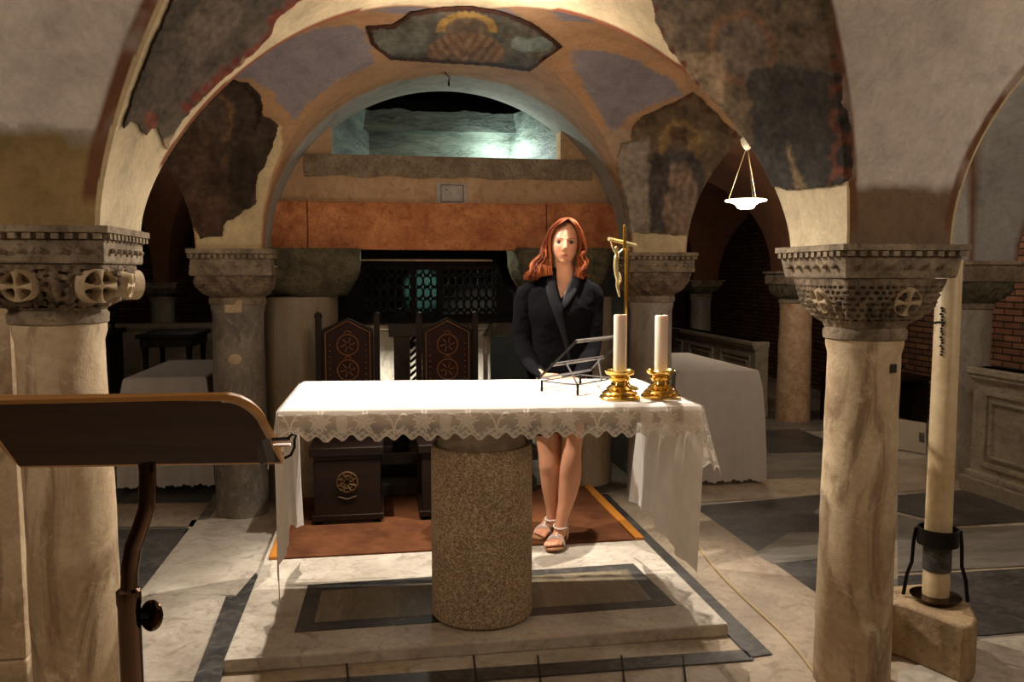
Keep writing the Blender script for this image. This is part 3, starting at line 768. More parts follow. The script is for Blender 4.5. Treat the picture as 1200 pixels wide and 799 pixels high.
# thick pair carrying the lintel
def thick(label, pxs, pxc, mat):
    cs = onY(pxs, 400, 5.34); t = thing('thick_column', label, 'column', (cs.x, 5.34, 0), 0)
    zt = onY(pxs, 347, 5.34).z; zt2 = onY(pxs, 292, 5.2).z
    part(shaft_mesh(cs.x, 5.34, PZ, zt, .24, .235, wob=.003, ring=False), 'shaft', M[mat], t, ang=50)
    cc = onY(pxc, 320, 5.28)
    P = []; nth = 120; nz = 30
    for a in range(nth):
        th = 2*PI*a/nth; row = []
        for b in range(nz+1):
            q = b/nz; r = .225+.085*math.sin(min(1, q*1.35)*PI/2)
            rr = sect(th, min(1, q*1.2), r)+carve_rough(th, q)*.7; row.append((cc.x+rr*math.cos(th), 5.34+rr*math.sin(th)*.9, zt+.004+(zt2-zt)*q))
        P.append(row)
    mb = MB(); mb.grid(P, closeU=True); part(mb, 'capital', M['cap_rough'], t, ang=60)
    return t
thick('thick veined column left of the embroidered chair', 352, 363, 'shaft_veined')
thick('thick grey column behind the woman', 676, 656, 'shaft_veined')
# aisle columns
column('reddish speckled column standing in the right aisle', COL[3][3], 1.20, 1.34, 1.47, .165, .150, .21, .24, 'shaft_breccia', carve_mid, plain_=True, nz=20, cap_mat='cap_rough')
column('grey column beside the panelled marble parapet', COL[2][3], 1.24, 1.39, 1.53, .150, .135, .20, .26, 'shaft_pale', carve_rough, plain_=True, nz=20, cap_mat='cap_rough')
column('distant column beyond the low wall at the left', COL[4][0], 1.16, 1.26, 1.34, .16, .14, .2, .24, 'shaft_pale', carve_rough, plain_=True, nz=16, cap_mat='cap_rough')
column('distant column beyond the right aisle', COL[4][3], 1.17, 1.27, 1.36, .15, .14, .2, .25, 'shaft_pale', carve_rough, plain_=True, nz=16, cap_mat='cap_rough')
# pier at the left frame edge
pp = onz(15, 760, 0)
pr = MB(); d = ray(14, 420); X1 = d.x/d.y*2.95
pr.prism([(X1,2.95),(X1-.35,2.95),(X1-.35,3.3),(X1-.03,3.3)], .12, 1.33); pr.prism([(X1,2.95),(X1-.35,2.95),(X1-.35,3.3),(X1-.03,3.3)], 0, .12)
pr.add([(X1,2.95,1.33),(X1-.35,2.95,1.33),(X1-.35,3.3,1.33),(X1-.03,3.3,1.33),(X1-.09,2.98,1.37),(X1-.35,2.98,1.37),(X1-.35,3.3,1.37),(X1-.09,3.3,1.37)], [(4,5,6,7),(0,4,7,3),(1,5,4,0)])
single(pr, 'stone_pillar', M['shaft_near'], 'plain square stone pillar cut off by the left edge', 'pillar', smooth=False, bevel=.01)
# ------------------------------------------------------------------ cloth materials
def clothmat(name, c='f1ece4', trans=.35, bump=.1):
    t = NT(name); co = t.coord(); n = t.noise(co, 14, 4, .5)
    col = t.mix(1, lin(c), t.ramp(n, [(.3, .94), (.7, 1.03)]), 'MULTIPLY'); nr = t.bump(t.noise(co, 9, 3, .5), bump, .02)
    a = t.n('ShaderNodeBsdfDiffuse'); b = t.n('ShaderNodeBsdfTranslucent'); t.l(col, a.inputs[0]); t.l(col, b.inputs[0]); t.l(nr, a.inputs['Normal'])
    m = t.n('ShaderNodeMixShader'); m.inputs[0].default_value = trans; t.l(a.outputs[0], m.inputs[1]); t.l(b.outputs[0], m.inputs[2])
    return t.done(m)
def lacemat(name, c='f0e6d8'):
    t = NT(name); at = t.n('ShaderNodeAttribute', attribute_name='Col').outputs['Color']
    a = t.n('ShaderNodeBsdfDiffuse'); b = t.n('ShaderNodeBsdfTranslucent'); a.inputs[0].default_value = b.inputs[0].default_value = (*lin(c), 1)
    m = t.n('ShaderNodeMixShader'); m.inputs[0].default_value = .35; t.l(a.outputs[0], m.inputs[1]); t.l(b.outputs[0], m.inputs[2])
    tr = t.n('ShaderNodeBsdfTransparent'); m2 = t.n('ShaderNodeMixShader'); t.l(at, m2.inputs[0]); t.l(tr.outputs[0], m2.inputs[1]); t.l(m.outputs[0], m2.inputs[2])
    return t.done(m2)
M['linen'] = clothmat('white linen'); M['linen_sheer'] = clothmat('thin white linen', 'f2ece4', .5, .1); M['lace'] = lacemat('white lace')
M['linen_grey'] = clothmat('aisle table linen', 'd9d2c8', .25)
def segd(x, y, pts):
    d = 9
    for (x1, y1), (x2, y2) in zip(pts[:-1], pts[1:]):
        L = (x2-x1)**2+(y2-y1)**2+1e-9; u = max(0, min(1, ((x-x1)*(x2-x1)+(y-y1)*(y2-y1))/L)); d = min(d, math.hypot(x-x1-u*(x2-x1), y-y1-u*(y2-y1)))
    return d
def lace_mask(u, w, Hh=.115, per=.372):
    # u along, w metres down from the fold; returns opacity
    x = u % per; hem = Hh-.012+.010*math.cos(u*2*PI/.062)+.006*math.cos(u*2*PI/.186)
    if w > hem: return 0
    net = .40
    if w > hem-.006: return .95
    q = math.sin((u)*2*PI/.031)*math.sin((w)*2*PI/.026)
    if w > hem-.030: net = .85 if q > -.1 else .5
    m = 0
    # antlers
    for s in (-1, 1):
        if segd(s*(x-.06) if True else 0, w, [(0,.085),(.006,.05),(.022,.022),(.036,.016),(.046,.022)]) < .0028: m = 1
        if segd(s*(x-.06), w, [(.004,.06),(.012,.04),(.028,.034)]) < .002: m = 1
    if segd(x-.06, w, [(-.03,.088),(-.018,.078),(0,.074),(.018,.078),(.03,.088)]) < .003: m = 1
    # leaves
    for lx, sc in ((.165, 1), (.325, 1)):
        dx, dy = x-lx, w-.045; r = math.hypot(dx, dy); a = math.atan2(dy, dx)
        R = .045*(.55+.45*abs(math.cos(a*2.5+.4)))*(.85+.15*math.cos(a*15))
        if r < R: m = max(m, .92 if abs(math.sin(a*2.5+.4)) > .12 else .55)
    # grapes and tendrils
    dx, dy = x-.245, w-.05
    if abs(dx) < .022-.22*max(0, dy-.0)+.0 and -.026 < dy < .036:
        g = math.sin(dx*2*PI/.010)*math.sin(dy*2*PI/.010); m = max(m, .95 if abs(g) > .35 else .7)
    if segd(x, w, [(.185,.045),(.205,.022),(.225,.020),(.245,.026),(.265,.018),(.285,.024),(.305,.045)]) < .0022: m = 1
    return max(net, m)
ZT = .957
FL, FR, BL, BR = (onz(x, y, ZT) for x, y in ((326,479.5),(821,473.5),(353,446.5),(742,445.5)))
BR = FR+(BL-FL)*.98
def topP(u, v):  # u,v in 0..1
    return (FL*(1-u)+FR*u)*(1-v)+(BL*(1-u)+BR*u)*v
ex = (FR-FL).normalized(); ey = (BL-FL).normalized(); ctr = topP(.5,.5); W = (FR-FL).length; D = (BL-FL).length
arz = math.atan2(ex.y, ex.x)
al = thing('altar_table', 'cylindrical speckled granite altar pedestal carrying the cloth covered slab', 'altar', (ctr.x, ctr.y, PZ), arz)
pb = onz(565, 716, PZ); 
pd = MB(); prof = [(.195,PZ+.004),(.207,PZ+.015),(.205,PZ+.05),(.205,.72),(.203,.750),(.197,.760)]
pd.lathe(prof, 64, (pb.x, pb.y, 0)); part(pd, 'pedestal', M['granite'], al, 'speckled brown granite drum')
part(MB().lathe([(.180,.755),(.174,.775),(.160,.80),(.160,.88)], 48, (pb.x, pb.y, 0)), 'collar', M['floor_warm'], al, 'paler stone collar')
ms = MB(); c = topP(.5,.5); ms.box((c.x, c.y, .918), (W-.05, D-.05, .068), arz); part(ms, 'slab', M['floor_warm'], al, bevel=.012)
for s in (-1, 1):
    k = MB(); k.box((pb.x+s*.205*ex.x, pb.y+s*.205*ex.y-.03, .845), (.075, .24, .07), arz, taper=1); part(k, 'bracket', M['black_stone'], al, 'dark bracket under the slab', bevel=.015)
# under cloth: plain with two long ends
cloth = thing('altar_cloth', 'white altar cloth with a lace border and long side drapes on the altar', 'cloth', (ctr.x, ctr.y, ZT), arz)
def drape(side):
    P = []; N = 60; K = 40
    for a in range(N+1):
        v = a/N; row = []
        zb = .345 if side > 0 else (.40-.10*(v < .0))
        if side < 0: zb = .30+.07*math.sin(v*5)+.05*(v > .45)-.09*max(0, 1-v/.12)
        else: zb = .345-.02*math.sin(v*7)-.03*max(0, 1-v/.08)
        e = topP(0 if side < 0 else 1, v)
        for b in range(K+1):
            q = b/K; fold = math.sin(v*21+1.0*side+.6*math.sin(v*9))*.5+math.sin(v*47+2)*.2
            out = .010+.012*min(1, q*6)+(.020 if side < 0 else .026)*fold*q**.7; inn = (.06 if side > 0 else -.0)*v*q*0
            z = (ZT-.006)-(ZT-zb)*q; sh = (.03*q*q if side < 0 else 0)
            tw = ey*(.16*v*q+.01*math.sin(v*40)*q)-ex*side*(.035 if side > 0 else 0)*(1-v)*q
            row.append(e+ex*side*(out+sh*0-.004)+tw+Vector((0,0,z-ZT)))
        P.append(row)
    return P
for s in (-1, 1):
    mb = MB(); mb.grid(drape(s)); part(mb, 'side_drape', M['linen_sheer'], cloth, 'long thin side drape', ang=180)
mb = MB(); P = []; NU, NV = 90, 44
for a in range(NU+1):
    row = []
    for b in range(NV+1):
        u, v = a/NU, b/NV; p = topP(u, v); e = min(u*W, (1-u)*W, v*D, (1-v)*D)
        z = -.010*max(0, 1-e/.012)**2+.0014*mnoise.noise(Vector((u*9, v*6, 0)))+(.0016*mnoise.noise(Vector((u*30, v*3, 5))) if v < .2 else 0); row.append(p+Vector((0,0,z+.001)))
    P.append(row)
mb.grid(P, flip=True); part(mb, 'tabletop_cloth', M['linen'], cloth, ang=180)
def lace_strip(p0, dr, L, out, Hh, flare=.0, taper=None, du=.0026):
    nu, nw = int(L/du), int(Hh/.0026); P, cc = [], []
    for a in range(nu+1):
        u = a*du; row = []
        for b in range(nw+1):
            w = b*Hh/nw; fo = .006*math.sin(u*33)+.004*math.sin(u*71+1)
            o = .004+fo*(w/.1)+flare*w
            row.append(p0+dr*u+out*o+Vector((0,0,-.004-w)))
            ww = w if Hh < .14 else (w if w < .10 else (w-.10) % .115)
            hemcut = (Hh-.02+.012*math.cos(u*2*PI/.062))
            if Hh > .14:
                al_ = 0 if w > hemcut else (max(.5, lace_mask(u, min(ww, .085)))) 
                if w > hemcut-.006 and w < hemcut: al_ = .95
            else: al_ = lace_mask(u+.02, w, Hh)
            cc.append((al_, al_, al_))
        P.append(row)
    return P, cc
def lpart(P, cc, lab): 
    mb = MB(); mb.grid(P, cc); return part(mb, 'lace_border', M['lace'], cloth, lab, ang=180)
lpart(*lace_strip(FL-ey*.004+Vector((0,0,0)), ex, W, -ey, .118), 'front lace with leaves and grapes')
lpart(*lace_strip(BL+ey*.004, ex, W, ey, .118, du=.006), 'rear lace border')
lpart(*lace_strip(FR-ey*.02, ey, D, ex, .27, .24, du=.004), 'flaring lace at the right end')
lpart(*lace_strip(FL-ey*.02, ey, D, -ex, .22, .12, du=.004), 'flaring lace at the left end')
# ------------------------------------------------------------------ candles
def candlestick(px, py, s, lab, hc):
    p = onz(px, py, ZT+.001); t = thing('candlestick', lab, 'candlestick', p, 0, None)
    prof = [(0,0),(.078,0),(.080,.006),(.074,.014),(.066,.017),(.069,.022),(.060,.032),(.050,.036),(.053,.041),(.042,.050),(.034,.056),(.032,.066),(.040,.074),(.043,.080),(.036,.085),(.036,.090),(.052,.096),(.056,.102),(.058,.110),(.054,.112),(.050,.106),(.03,.104),(0,.104)]
    prof = [(r*s, z*s*1.0) for r, z in prof]
    part(MB().lathe(prof[:13], 48, p, cap=False), 'foot', M['brass'], t); part(MB().lathe(prof[12:], 48, p, cap=False), 'drip_pan', M['brass'], t)
    c = thing('candle', 'thick white candle on the '+lab.split(' standing')[0], 'candle', p+Vector((0,0,.105*s)))
    q = p+Vector((0,0,.105*s)); mb = MB(); mb.lathe([(0,.0),(.0245,0),(.0255,.03),(.0255,hc-.004),(.023,hc),(.018,hc-.003),(.0,hc-.004)], 32, q, cap=False)
    part(mb, 'wax_body', M['wax'], c); part(MB().tube([q+Vector((0,0,hc-.006)), q+Vector((0,0,hc+.006)), q+Vector((.002,0,hc+.010))], .0018, 6), 'wick', M['iron'], c)
candlestick(726, 467, 1.0, 'left brass candlestick standing in front of the crucifix', .222)
candlestick(774, 465.5, .98, 'right brass candlestick standing near the altar corner', .220)
# ------------------------------------------------------------------ crucifix
cb = onz(733, 456, ZT+.001)
cz = thing('crucifix', 'slim gilt standing crucifix with a small figure behind the left candle', 'crucifix', cb)
ct = onY(729.5, 263, cb.y); 
part(MB().lathe([(0,0),(.055,0),(.05,.01),(.02,.02),(.012,.04),(.007,.06)], 28, cb, cap=False), 'foot', M['gilt'], cz)
knz = onY(730, 292, cb.y).z; ax = Vector((ct.x-cb.x, 0, ct.z-cb.z)).normalized()
part(MB().lathe([(.007,.05),(.0085,.2),(.0095,knz-cb.z-.006),(.013,knz-cb.z-.004),(.013,knz-cb.z+.004),(.008,knz-cb.z+.006)], 16, (cb.x-.002, cb.y, cb.z)), 'pole', M['brass'], cz)
part(MB().box(((ct.x+cb.x)/2-.001, cb.y, (knz+ct.z)/2), (.012,.012,ct.z-knz)), 'upright', M['gilt'], cz, bevel=.002)
l, r = onY(713.5, 280, cb.y-.05), onY(745, 287.5, cb.y+.05)
bar = MB(); bar.tube([l, r], .0085, 4); part(bar, 'crossbar', M['ivory'], cz, ang=30)
fg = MB(); o = onY(721.5, 300, cb.y-.02)
def fp(px, py, dy=-.02): return onY(px, py, cb.y+dy)
fg.tube([fp(722,289),fp(722,293),fp(722.5,296)], [.006,.0085,.005], 8)
fg.tube([fp(723,296),fp(722.5,302),fp(721.5,310),fp(722,316),fp(723,322)], [.006,.012,.010,.011,.009], 10)
fg.tube([fp(723,299),fp(720,294),fp(717,288),fp(715.5,282,-.045)], [.005,.0045,.004,.003], 8)
fg.tube([fp(723,299),fp(728,294,.0),fp(734,289,.02),fp(741,287,.04)], [.005,.0045,.004,.003], 8)
fg.tube([fp(722,320),fp(724,328),fp(723,335),fp(725,343),fp(726,348)], [.010,.008,.0065,.005,.004], 8)
fg.tube([fp(724,320,.0),fp(727,328,-.03),fp(724,335,-.01),fp(726,344,-.01)], [.009,.007,.006,.004], 8)
fo = part(fg, 'figure', M['ivory'], cz, 'small pale gilt figure with raised arms')
m = fo.modifiers.new('r', 'REMESH'); m.mode = 'VOXEL'; m.voxel_size = .0022; m.use_smooth_shade = True
# ------------------------------------------------------------------ book stand
bs = thing('book_stand', 'open folding metal book stand on the altar cloth left of the candles', 'book stand', onz(668, 456, ZT))
lA, lB = onz(631, 443.5, 1.003), onz(692, 433.5, 1.003); dl = (lB-lA); dl.z = 0
best = None
for k in range(60):
    z = 1.05+k*.004; q = onz(675, 400, z); h = q-lA; h.z = 0
    a = abs(h.normalized().dot(dl.normalized()))
    if best is None or a < best[0]: best = (a, z, q)
tA = best[2]; tz = best[1]; tB = tA+dl*.98; tz2 = onz(722, 394.5, tz); 
def rod(name, pts, r=.0035, mat='steel', n=8, flat=1, lab=None): return part(MB().tube(pts, r, n, flat=flat), name, M[mat], bs, lab)
rod('ledge', [lA, lB], .014, 'steel', 4, .35, 'flat lower ledge'); rod('side_rail', [lA, tA], .0055, 'iron'); rod('side_rail', [lB, tB], .0055, 'iron'); rod('top_rail_or_light_rim', [tA, tB], .008, 'steel')
mA, mB_ = lA.lerp(tA, .38), lB.lerp(tB, .38); rod('middle_rail', [mA, mB_], .008)
cA, cB, cC = onz(635, 446.5, 1.0), onz(677, 451, 1.0), onz(721, 443, 1.0); cD = cA+cC-cB
for a, b in ((cA,cB),(cB,cC),(cC,cD),(cD,cA)): rod('base_rail', [a, b], .003)
for q in (cA, cB, cC, cD): rod('foot', [q+Vector((0,0,.004)), Vector((q.x, q.y, ZT+.002))], .0055, 'iron')
n1, n2 = lA.lerp(lB, .3), lA.lerp(lB, .75)
rod('strut', [mA.lerp(mB_, .25), cB+Vector((0,0,.0))], .004); rod('strut', [mA.lerp(mB_, .88), cB.lerp(cC, .62)], .004); rod('strut', [lB, mA.lerp(mB_,.95)], .0035)
# ------------------------------------------------------------------ rug and edge strips
RZ = PZ+.0125
rg = thing('rug', 'brown worn rug between honey wood strips behind the altar', 'rug', (.41, 4.5, PZ))
rgm = MB(); SXL, SXR = PX0+.05, PX1-.03; rgm.box(((SXL+SXR)/2, 4.60, PZ+.0055), (SXR-SXL-.055, 1.16, .010))
t = NT('worn brown carpet'); co = t.coord(); a = t.noise(co, 3, 6, .7); b = t.noise(co, 160, 3, .6)
col = t.mix(.6, t.ramp(a, [(.35, lin('4a2a18')), (.65, lin('6e4429'))]), t.ramp(b, [(.3, .75), (.7, 1.2)]), 'MULTIPLY'); M['rug'] = t.done(t.bsdf(col, .85, 0, t.bump(b, .5, .004), .1))
part(rgm, 'pile', M['rug'], rg, smooth=False, bevel=.003)
for x0 in (SXL, SXR):
    s = MB(); s.box((x0, 4.60, PZ+.0095), (.05, 1.16, .018)); part(s, 'edge_strip', M['wood_strip'], rg, 'honey coloured wooden strip', smooth=False, bevel=.004)
# ------------------------------------------------------------------ lectern in front
def blend(a, b, t): return a+(b-a)*t
lz0, lz1 = 1.02, 1.19
def lp(px, py, z): return onz(px, py, z)
tl, tr = lp(-120, 474, lz1), lp(278, 470, lz1); blp, brp = lp(10, 549, lz0), lp(345, 540, lz0)
lt_ = thing('lectern', 'wooden reading lectern seen from behind on a bent metal pole', 'lectern', (-.75, 1.6, 0))
# board outline in its own plane: s along, q down the slope
exl = (tr-tl).normalized(); mid = tl+(tr-tl)*.62; dn = ((blp+brp)/2-mid); dn = dn-exl*dn.dot(exl); Hb = dn.length; dn.normalize(); nb = exl.cross(dn).normalized()
if nb.y > 0: nb = -nb
pole_x = lp(158, 540, 1.05); s_c = (pole_x-tl).dot(exl); half = .272
out = []
for a in range(13):
    A = PI/2*a/12; out.append((s_c+half-.055+.055*math.sin(A), .10-.10*math.cos(A)))
right = [(x, y) for x, y in out]+[(s_c+half+.008, Hb*.75), (s_c+half+.01, Hb)]
left = [(2*s_c-x, y) for x, y in right][::-1]
poly = right+left
def bp(s, q, n): return tl+exl*s+dn*q+nb*n
mb = MB(); n = len(poly); vs = [bp(s, q, 0) for s, q in poly]+[bp(s, q, -.018) for s, q in poly]
mb.add(vs, [tuple(range(n)), tuple(range(n, 2*n))[::-1]]); part(mb, 'reading_board', M['wood_brown'], lt_, smooth=False)
ed = MB(); K = len(poly); ring = []
for off, nn in ((.0,.001),(-.006,.001),(-.006,-.019),(0,-.019)):
    pass
pts = [bp(s, q-.0, -.009) for s, q in poly[::-1]]
ed.tube(pts, .0105, 6, closed=True); part(ed, 'edge_band', M['wood_edge'], lt_, 'wooden edge coloured lighter as if lit')  # band coloured lighter to stand in for light on the top edge
lgp = MB(); a, b = bp(s_c-half-.01, Hb, -.02), bp(s_c+half+.01, Hb, -.02); lgp.tube([a, b], .014, 4, flat=.6); part(lgp, 'book_ledge', M['wood_dark'], lt_)
# clamp at the right end
clp = thing('clamp', 'small steel clamp with a curved hook on the right corner of the lectern', 'clamp', bp(s_c+half+.02, Hb, 0))
q0 = lp(318, 527, 1.075); 
def cp(px, py, dz=0): d = ray(px, py); return O+d*(q0-O).length*(1+dz)
def slabpx(a, b, w, mat, name, th=.004):
    mb = MB(); mb.tube([cp(*a), cp(*b)], w, 4, flat=th/w); part(mb, name, M[mat], clp, smooth=False)
slabpx((307,516), (314,542), .016, 'chrome' if False else 'steel', 'jaw'); slabpx((318,515), (340,514), .006, 'iron', 'arm'); slabpx((320,522), (341,521), .014, 'wood_edge', 'grip')
part(MB().tube([cp(338,513), cp(342,509), cp(347,510), cp(345,515), cp(345,524), cp(341,533), cp(333,537)], .003, 8), 'hook', M['iron'], clp)
# pole
def pz(px, py): return onY(px, py, 1.72)
P = [pz(172,543), pz(173,552), pz(173,562), pz(172,595), pz(164,620), pz(156,640), pz(152,665), pz(151,700)]
P = [Vector(p) for p in P]; pts = []
for i in range(len(P)-1):
    for k in range(4): pts.append(P[i].lerp(P[i+1], k/4))
pts.append(P[-1])
part(MB().tube(pts, .0165, 20), 'pole', M['chrome'], lt_, 'polished bent pole')
bt = P[-1]; part(MB().lathe([(.019,0),(.024,.0),(.024,bt.z),(.019,bt.z)][:0]+[(.022,.02),(.022,bt.z-.02),(.024,bt.z-.01),(.024,bt.z+.015),(.018,bt.z+.02)], 24, (bt.x, bt.y, 0)), 'lower_tube', M['chrome'], lt_)
part(MB().lathe([(0,0),(.24,0),(.24,.012),(.05,.03),(.024,.04)], 40, (bt.x, bt.y, .001), cap=False), 'base_plate', M['iron'], lt_)
kk = pz(178,721); kn = MB(); kn.lathe([(0,-.005),(.027,-.005),(.031,-.001),(.031,.003),(.027,.007),(0,.007)], 28, (0,0,0), cap=False)
R_ = Matrix.Rotation(math.radians(78), 4, 'X') @ Matrix.Identity(4); R_ = Matrix.Rotation(math.radians(-35), 4, 'Z') @ R_
kn.v = [tuple(R_ @ Vector(v)+kk) for v in kn.v]; part(kn, 'knob', M['chrome'], lt_, 'round clamping knob'); part(MB().tube([kk, (bt.x, bt.y, kk.z)], .006, 10), 'knob_screw', M['iron'], kid(lt_, 'knob'))
# ------------------------------------------------------------------ tall candle on the stone block
blk = [(1000,702),(1020,688),(1078,683),(1118,693),(1138,709),(1146,724),(1142,733),(1131,735),(1060,708),(1020,700)]
BP = [onz(x, y, .21) for x, y in blk]
bc = sum(BP, Vector((0,0,0)))/len(BP)
pc_ = thing('candle_stand', 'triangular stone block with a black iron ring stand behind the near right column', 'candle stand', (bc.x, bc.y, 0))
mb = MB(); mb.prism([(p.x, p.y) for p in BP], 0, .21); part(mb, 'stone_block', M['rock'], pc_, bevel=.012)
cc_ = onz(1096, 703, .21); 
part(MB().lathe([(0,0),(.075,0),(.085,.012),(.09,.02),(.06,.022),(0,.022)], 32, (cc_.x, cc_.y, .21), cap=False), 'dish', M['chrome'], pc_, 'shallow rusty dish')
rz = onY(1094, 622, cc_.y).z
rm = MB(); rm.lathe([(.066,-.05),(.072,-.05),(.072,.012),(.066,.012),(.066,-.05)], 40, (cc_.x, cc_.y, rz), cap=False); part(rm, 'ring_band', M['iron'], pc_)
for A in (150, -25, 65):
    A = math.radians(A); c, s = math.cos(A), math.sin(A)
    pts = [Vector((cc_.x+c*r, cc_.y+s*r, z)) for r, z in ((.075,rz+.005),(.082,rz-.05),(.085,rz-.13),(.10,rz-.18),(.11,.217))]
    part(MB().tube(pts, .008, 8, flat=.6), 'leg', M['iron'], pc_)
tc = thing('paschal_candle', 'tall yellowed wax candle with a studded cross on the stone block', 'candle', (cc_.x, cc_.y, .235))
top = 1.50; 
part(MB().lathe([(0,.233),(.046,.233),(.048,.30),(.046,.31),(.047,rz),(.043,top-.01),(.036,top),(0,top)], 36, (cc_.x, cc_.y, 0), cap=False), 'wax_body', M['wax_old'], tc)
part(MB().lathe([(.0495,.33),(.050,.34),(.050,.42),(.0495,.43)], 36, (cc_.x, cc_.y, 0), cap=False), 'dark_wrap', M['floor_dark'], tc, 'dark worn band')
def oncyl(px, py, r=.046):
    d = ray(px, py); ox, oy = -cc_.x, -cc_.y; a = d.x**2+d.y**2; b = 2*(ox*d.x+oy*d.y); c = ox*ox+oy*oy-r*r; dd = b*b-4*a*c
    if dd < 0: dd = 0
    return O+d*((-b-math.sqrt(dd))/2/a)
st_ = MB()
for k in range(17): p = oncyl(1103.5+1.0*math.sin(k*2.3), 361+k*3.4); st_.lathe([(0,-.005),(.004,-.003),(.005,0),(.004,.003),(0,.005)], 8, p, cap=False)
for k in range(8): p = oncyl(1088+k*2.6, 378+.6*math.sin(k)); st_.lathe([(0,-.005),(.004,-.003),(.005,0),(.004,.003),(0,.005)], 8, p, cap=False)
part(st_, 'studded_cross', M['joint'], kid(tc, 'wax_body'), 'cross of small dark studs')
# cord on the floor
cpts = [(790,600),(812,630),(826,652),(845,675),(868,698),(892,720),(915,742),(940,770),(962,802),(975,830)]
W_ = [onz(x, y, .006) for x, y in cpts]; pts = []
for i in range(len(W_)-1):
    for k in range(4):
        t = k/4; p0 = W_[max(i-1,0)]; p1 = W_[i]; p2 = W_[i+1]; p3 = W_[min(i+2, len(W_)-1)]
        pts.append(.5*((2*p1)+(p2-p0)*t+(2*p0-5*p1+4*p2-p3)*t*t+(3*p1-p0-3*p2+p3)*t**3)+Vector((0,0,.004)))
single(MB().tube(pts, .0052, 8), 'cord', plain('cream cable','b59c72',.5), 'cream electric cord trailing over the floor right of the altar', 'cord')
# ------------------------------------------------------------------ side altars under white cloths
def side_table(x0, x1, y0, y1, zt, zb, lab, over=.03, group=None, lace=False, left=False):
    t = thing('side_altar', lab, 'table', ((x0+x1)/2, (y0+y1)/2, 0))
    for X in (x0+.08, x1-.08):
        for Y in (y0+.1, y1-.1): part(MB().box((X, Y, (zt-.05)/2), (.07,.07,zt-.05)), 'leg', M['wood_dark'], t)
    part(MB().box(((x0+x1)/2, (y0+y1)/2, zt-.03), (x1-x0-.02, y1-y0-.02, .05)), 'tabletop', M['wood_dark'], t)
    c = tag(bpy.data.objects.new('tablecloth', None), lab.replace('side table under', 'cloth hanging to the floor as').replace('side altar', 'white cloth of the side altar'), 'cloth'); bpy.data.objects.remove(c)
    # cloth: rounded rectangle perimeter lofted from top to hem with folds
    mb = MB(); N = 220; rings = []
    def perim(k, o):
        s = k/N*4; i = int(s); f = s-i; cs = [(x0-o,y0-o),(x1+o,y0-o),(x1+o,y1+o),(x0-o,y1+o)]; a, b = cs[i % 4], cs[(i+1) % 4]
        return Vector((a[0]+(b[0]-a[0])*f, a[1]+(b[1]-a[1])*f, 0))
    cen = Vector(((x0+x1)/2, (y0+y1)/2, 0))
    for z, o in ((zt, -.015), (zt-.003, -.004), (zt-.012, .004), (zt-.12, .010), (zt-.3, .02), (zt-.5, .028), (zb+.03, .034), (zb, .036)):
        q = (zt-z)/(zt-zb); ring = []
        for k in range(N):
            p = perim(k, o); fo = math.sin(k*.55+math.sin(k*.13)*2)*.008*q; dd = (p-cen).normalized(); corner = abs((k/N*4) % 1-.0); cd = min((k/N*4) % 1, 1-(k/N*4) % 1)
            fl_ = .035*max(0, 1-cd/.10)*min(1, q*5)
            zz = z+(.006*math.sin(k*1.9)+.008*math.sin(k*.7) if q > .95 else 0)
            ring.append((p.x+dd.x*(fo+fl_), p.y+dd.y*(fo+fl_), zz))
        rings.append(ring)
    n = len(rings[0]); mb.loft(rings[::-1], cap=False); mb.add(rings[0], [tuple(range(n))])
    part(mb, 'tablecloth', M['linen_grey'], t, 'plain white cloth', ang=50)
a, b, c_ = onz(145, 443, .765), onz(238, 443, .765), onz(184, 423, .765)
side_table(a.x, b.x, a.y, a.y+1.15, .765, .045, 'narrow side altar under a white cloth at the left')
a, b = onz(888, 433, .79), onz(800, 413, .79)
side_table(a.x-.58, a.x, a.y, b.y, .79, .03, 'side altar under a white cloth in the right aisle')
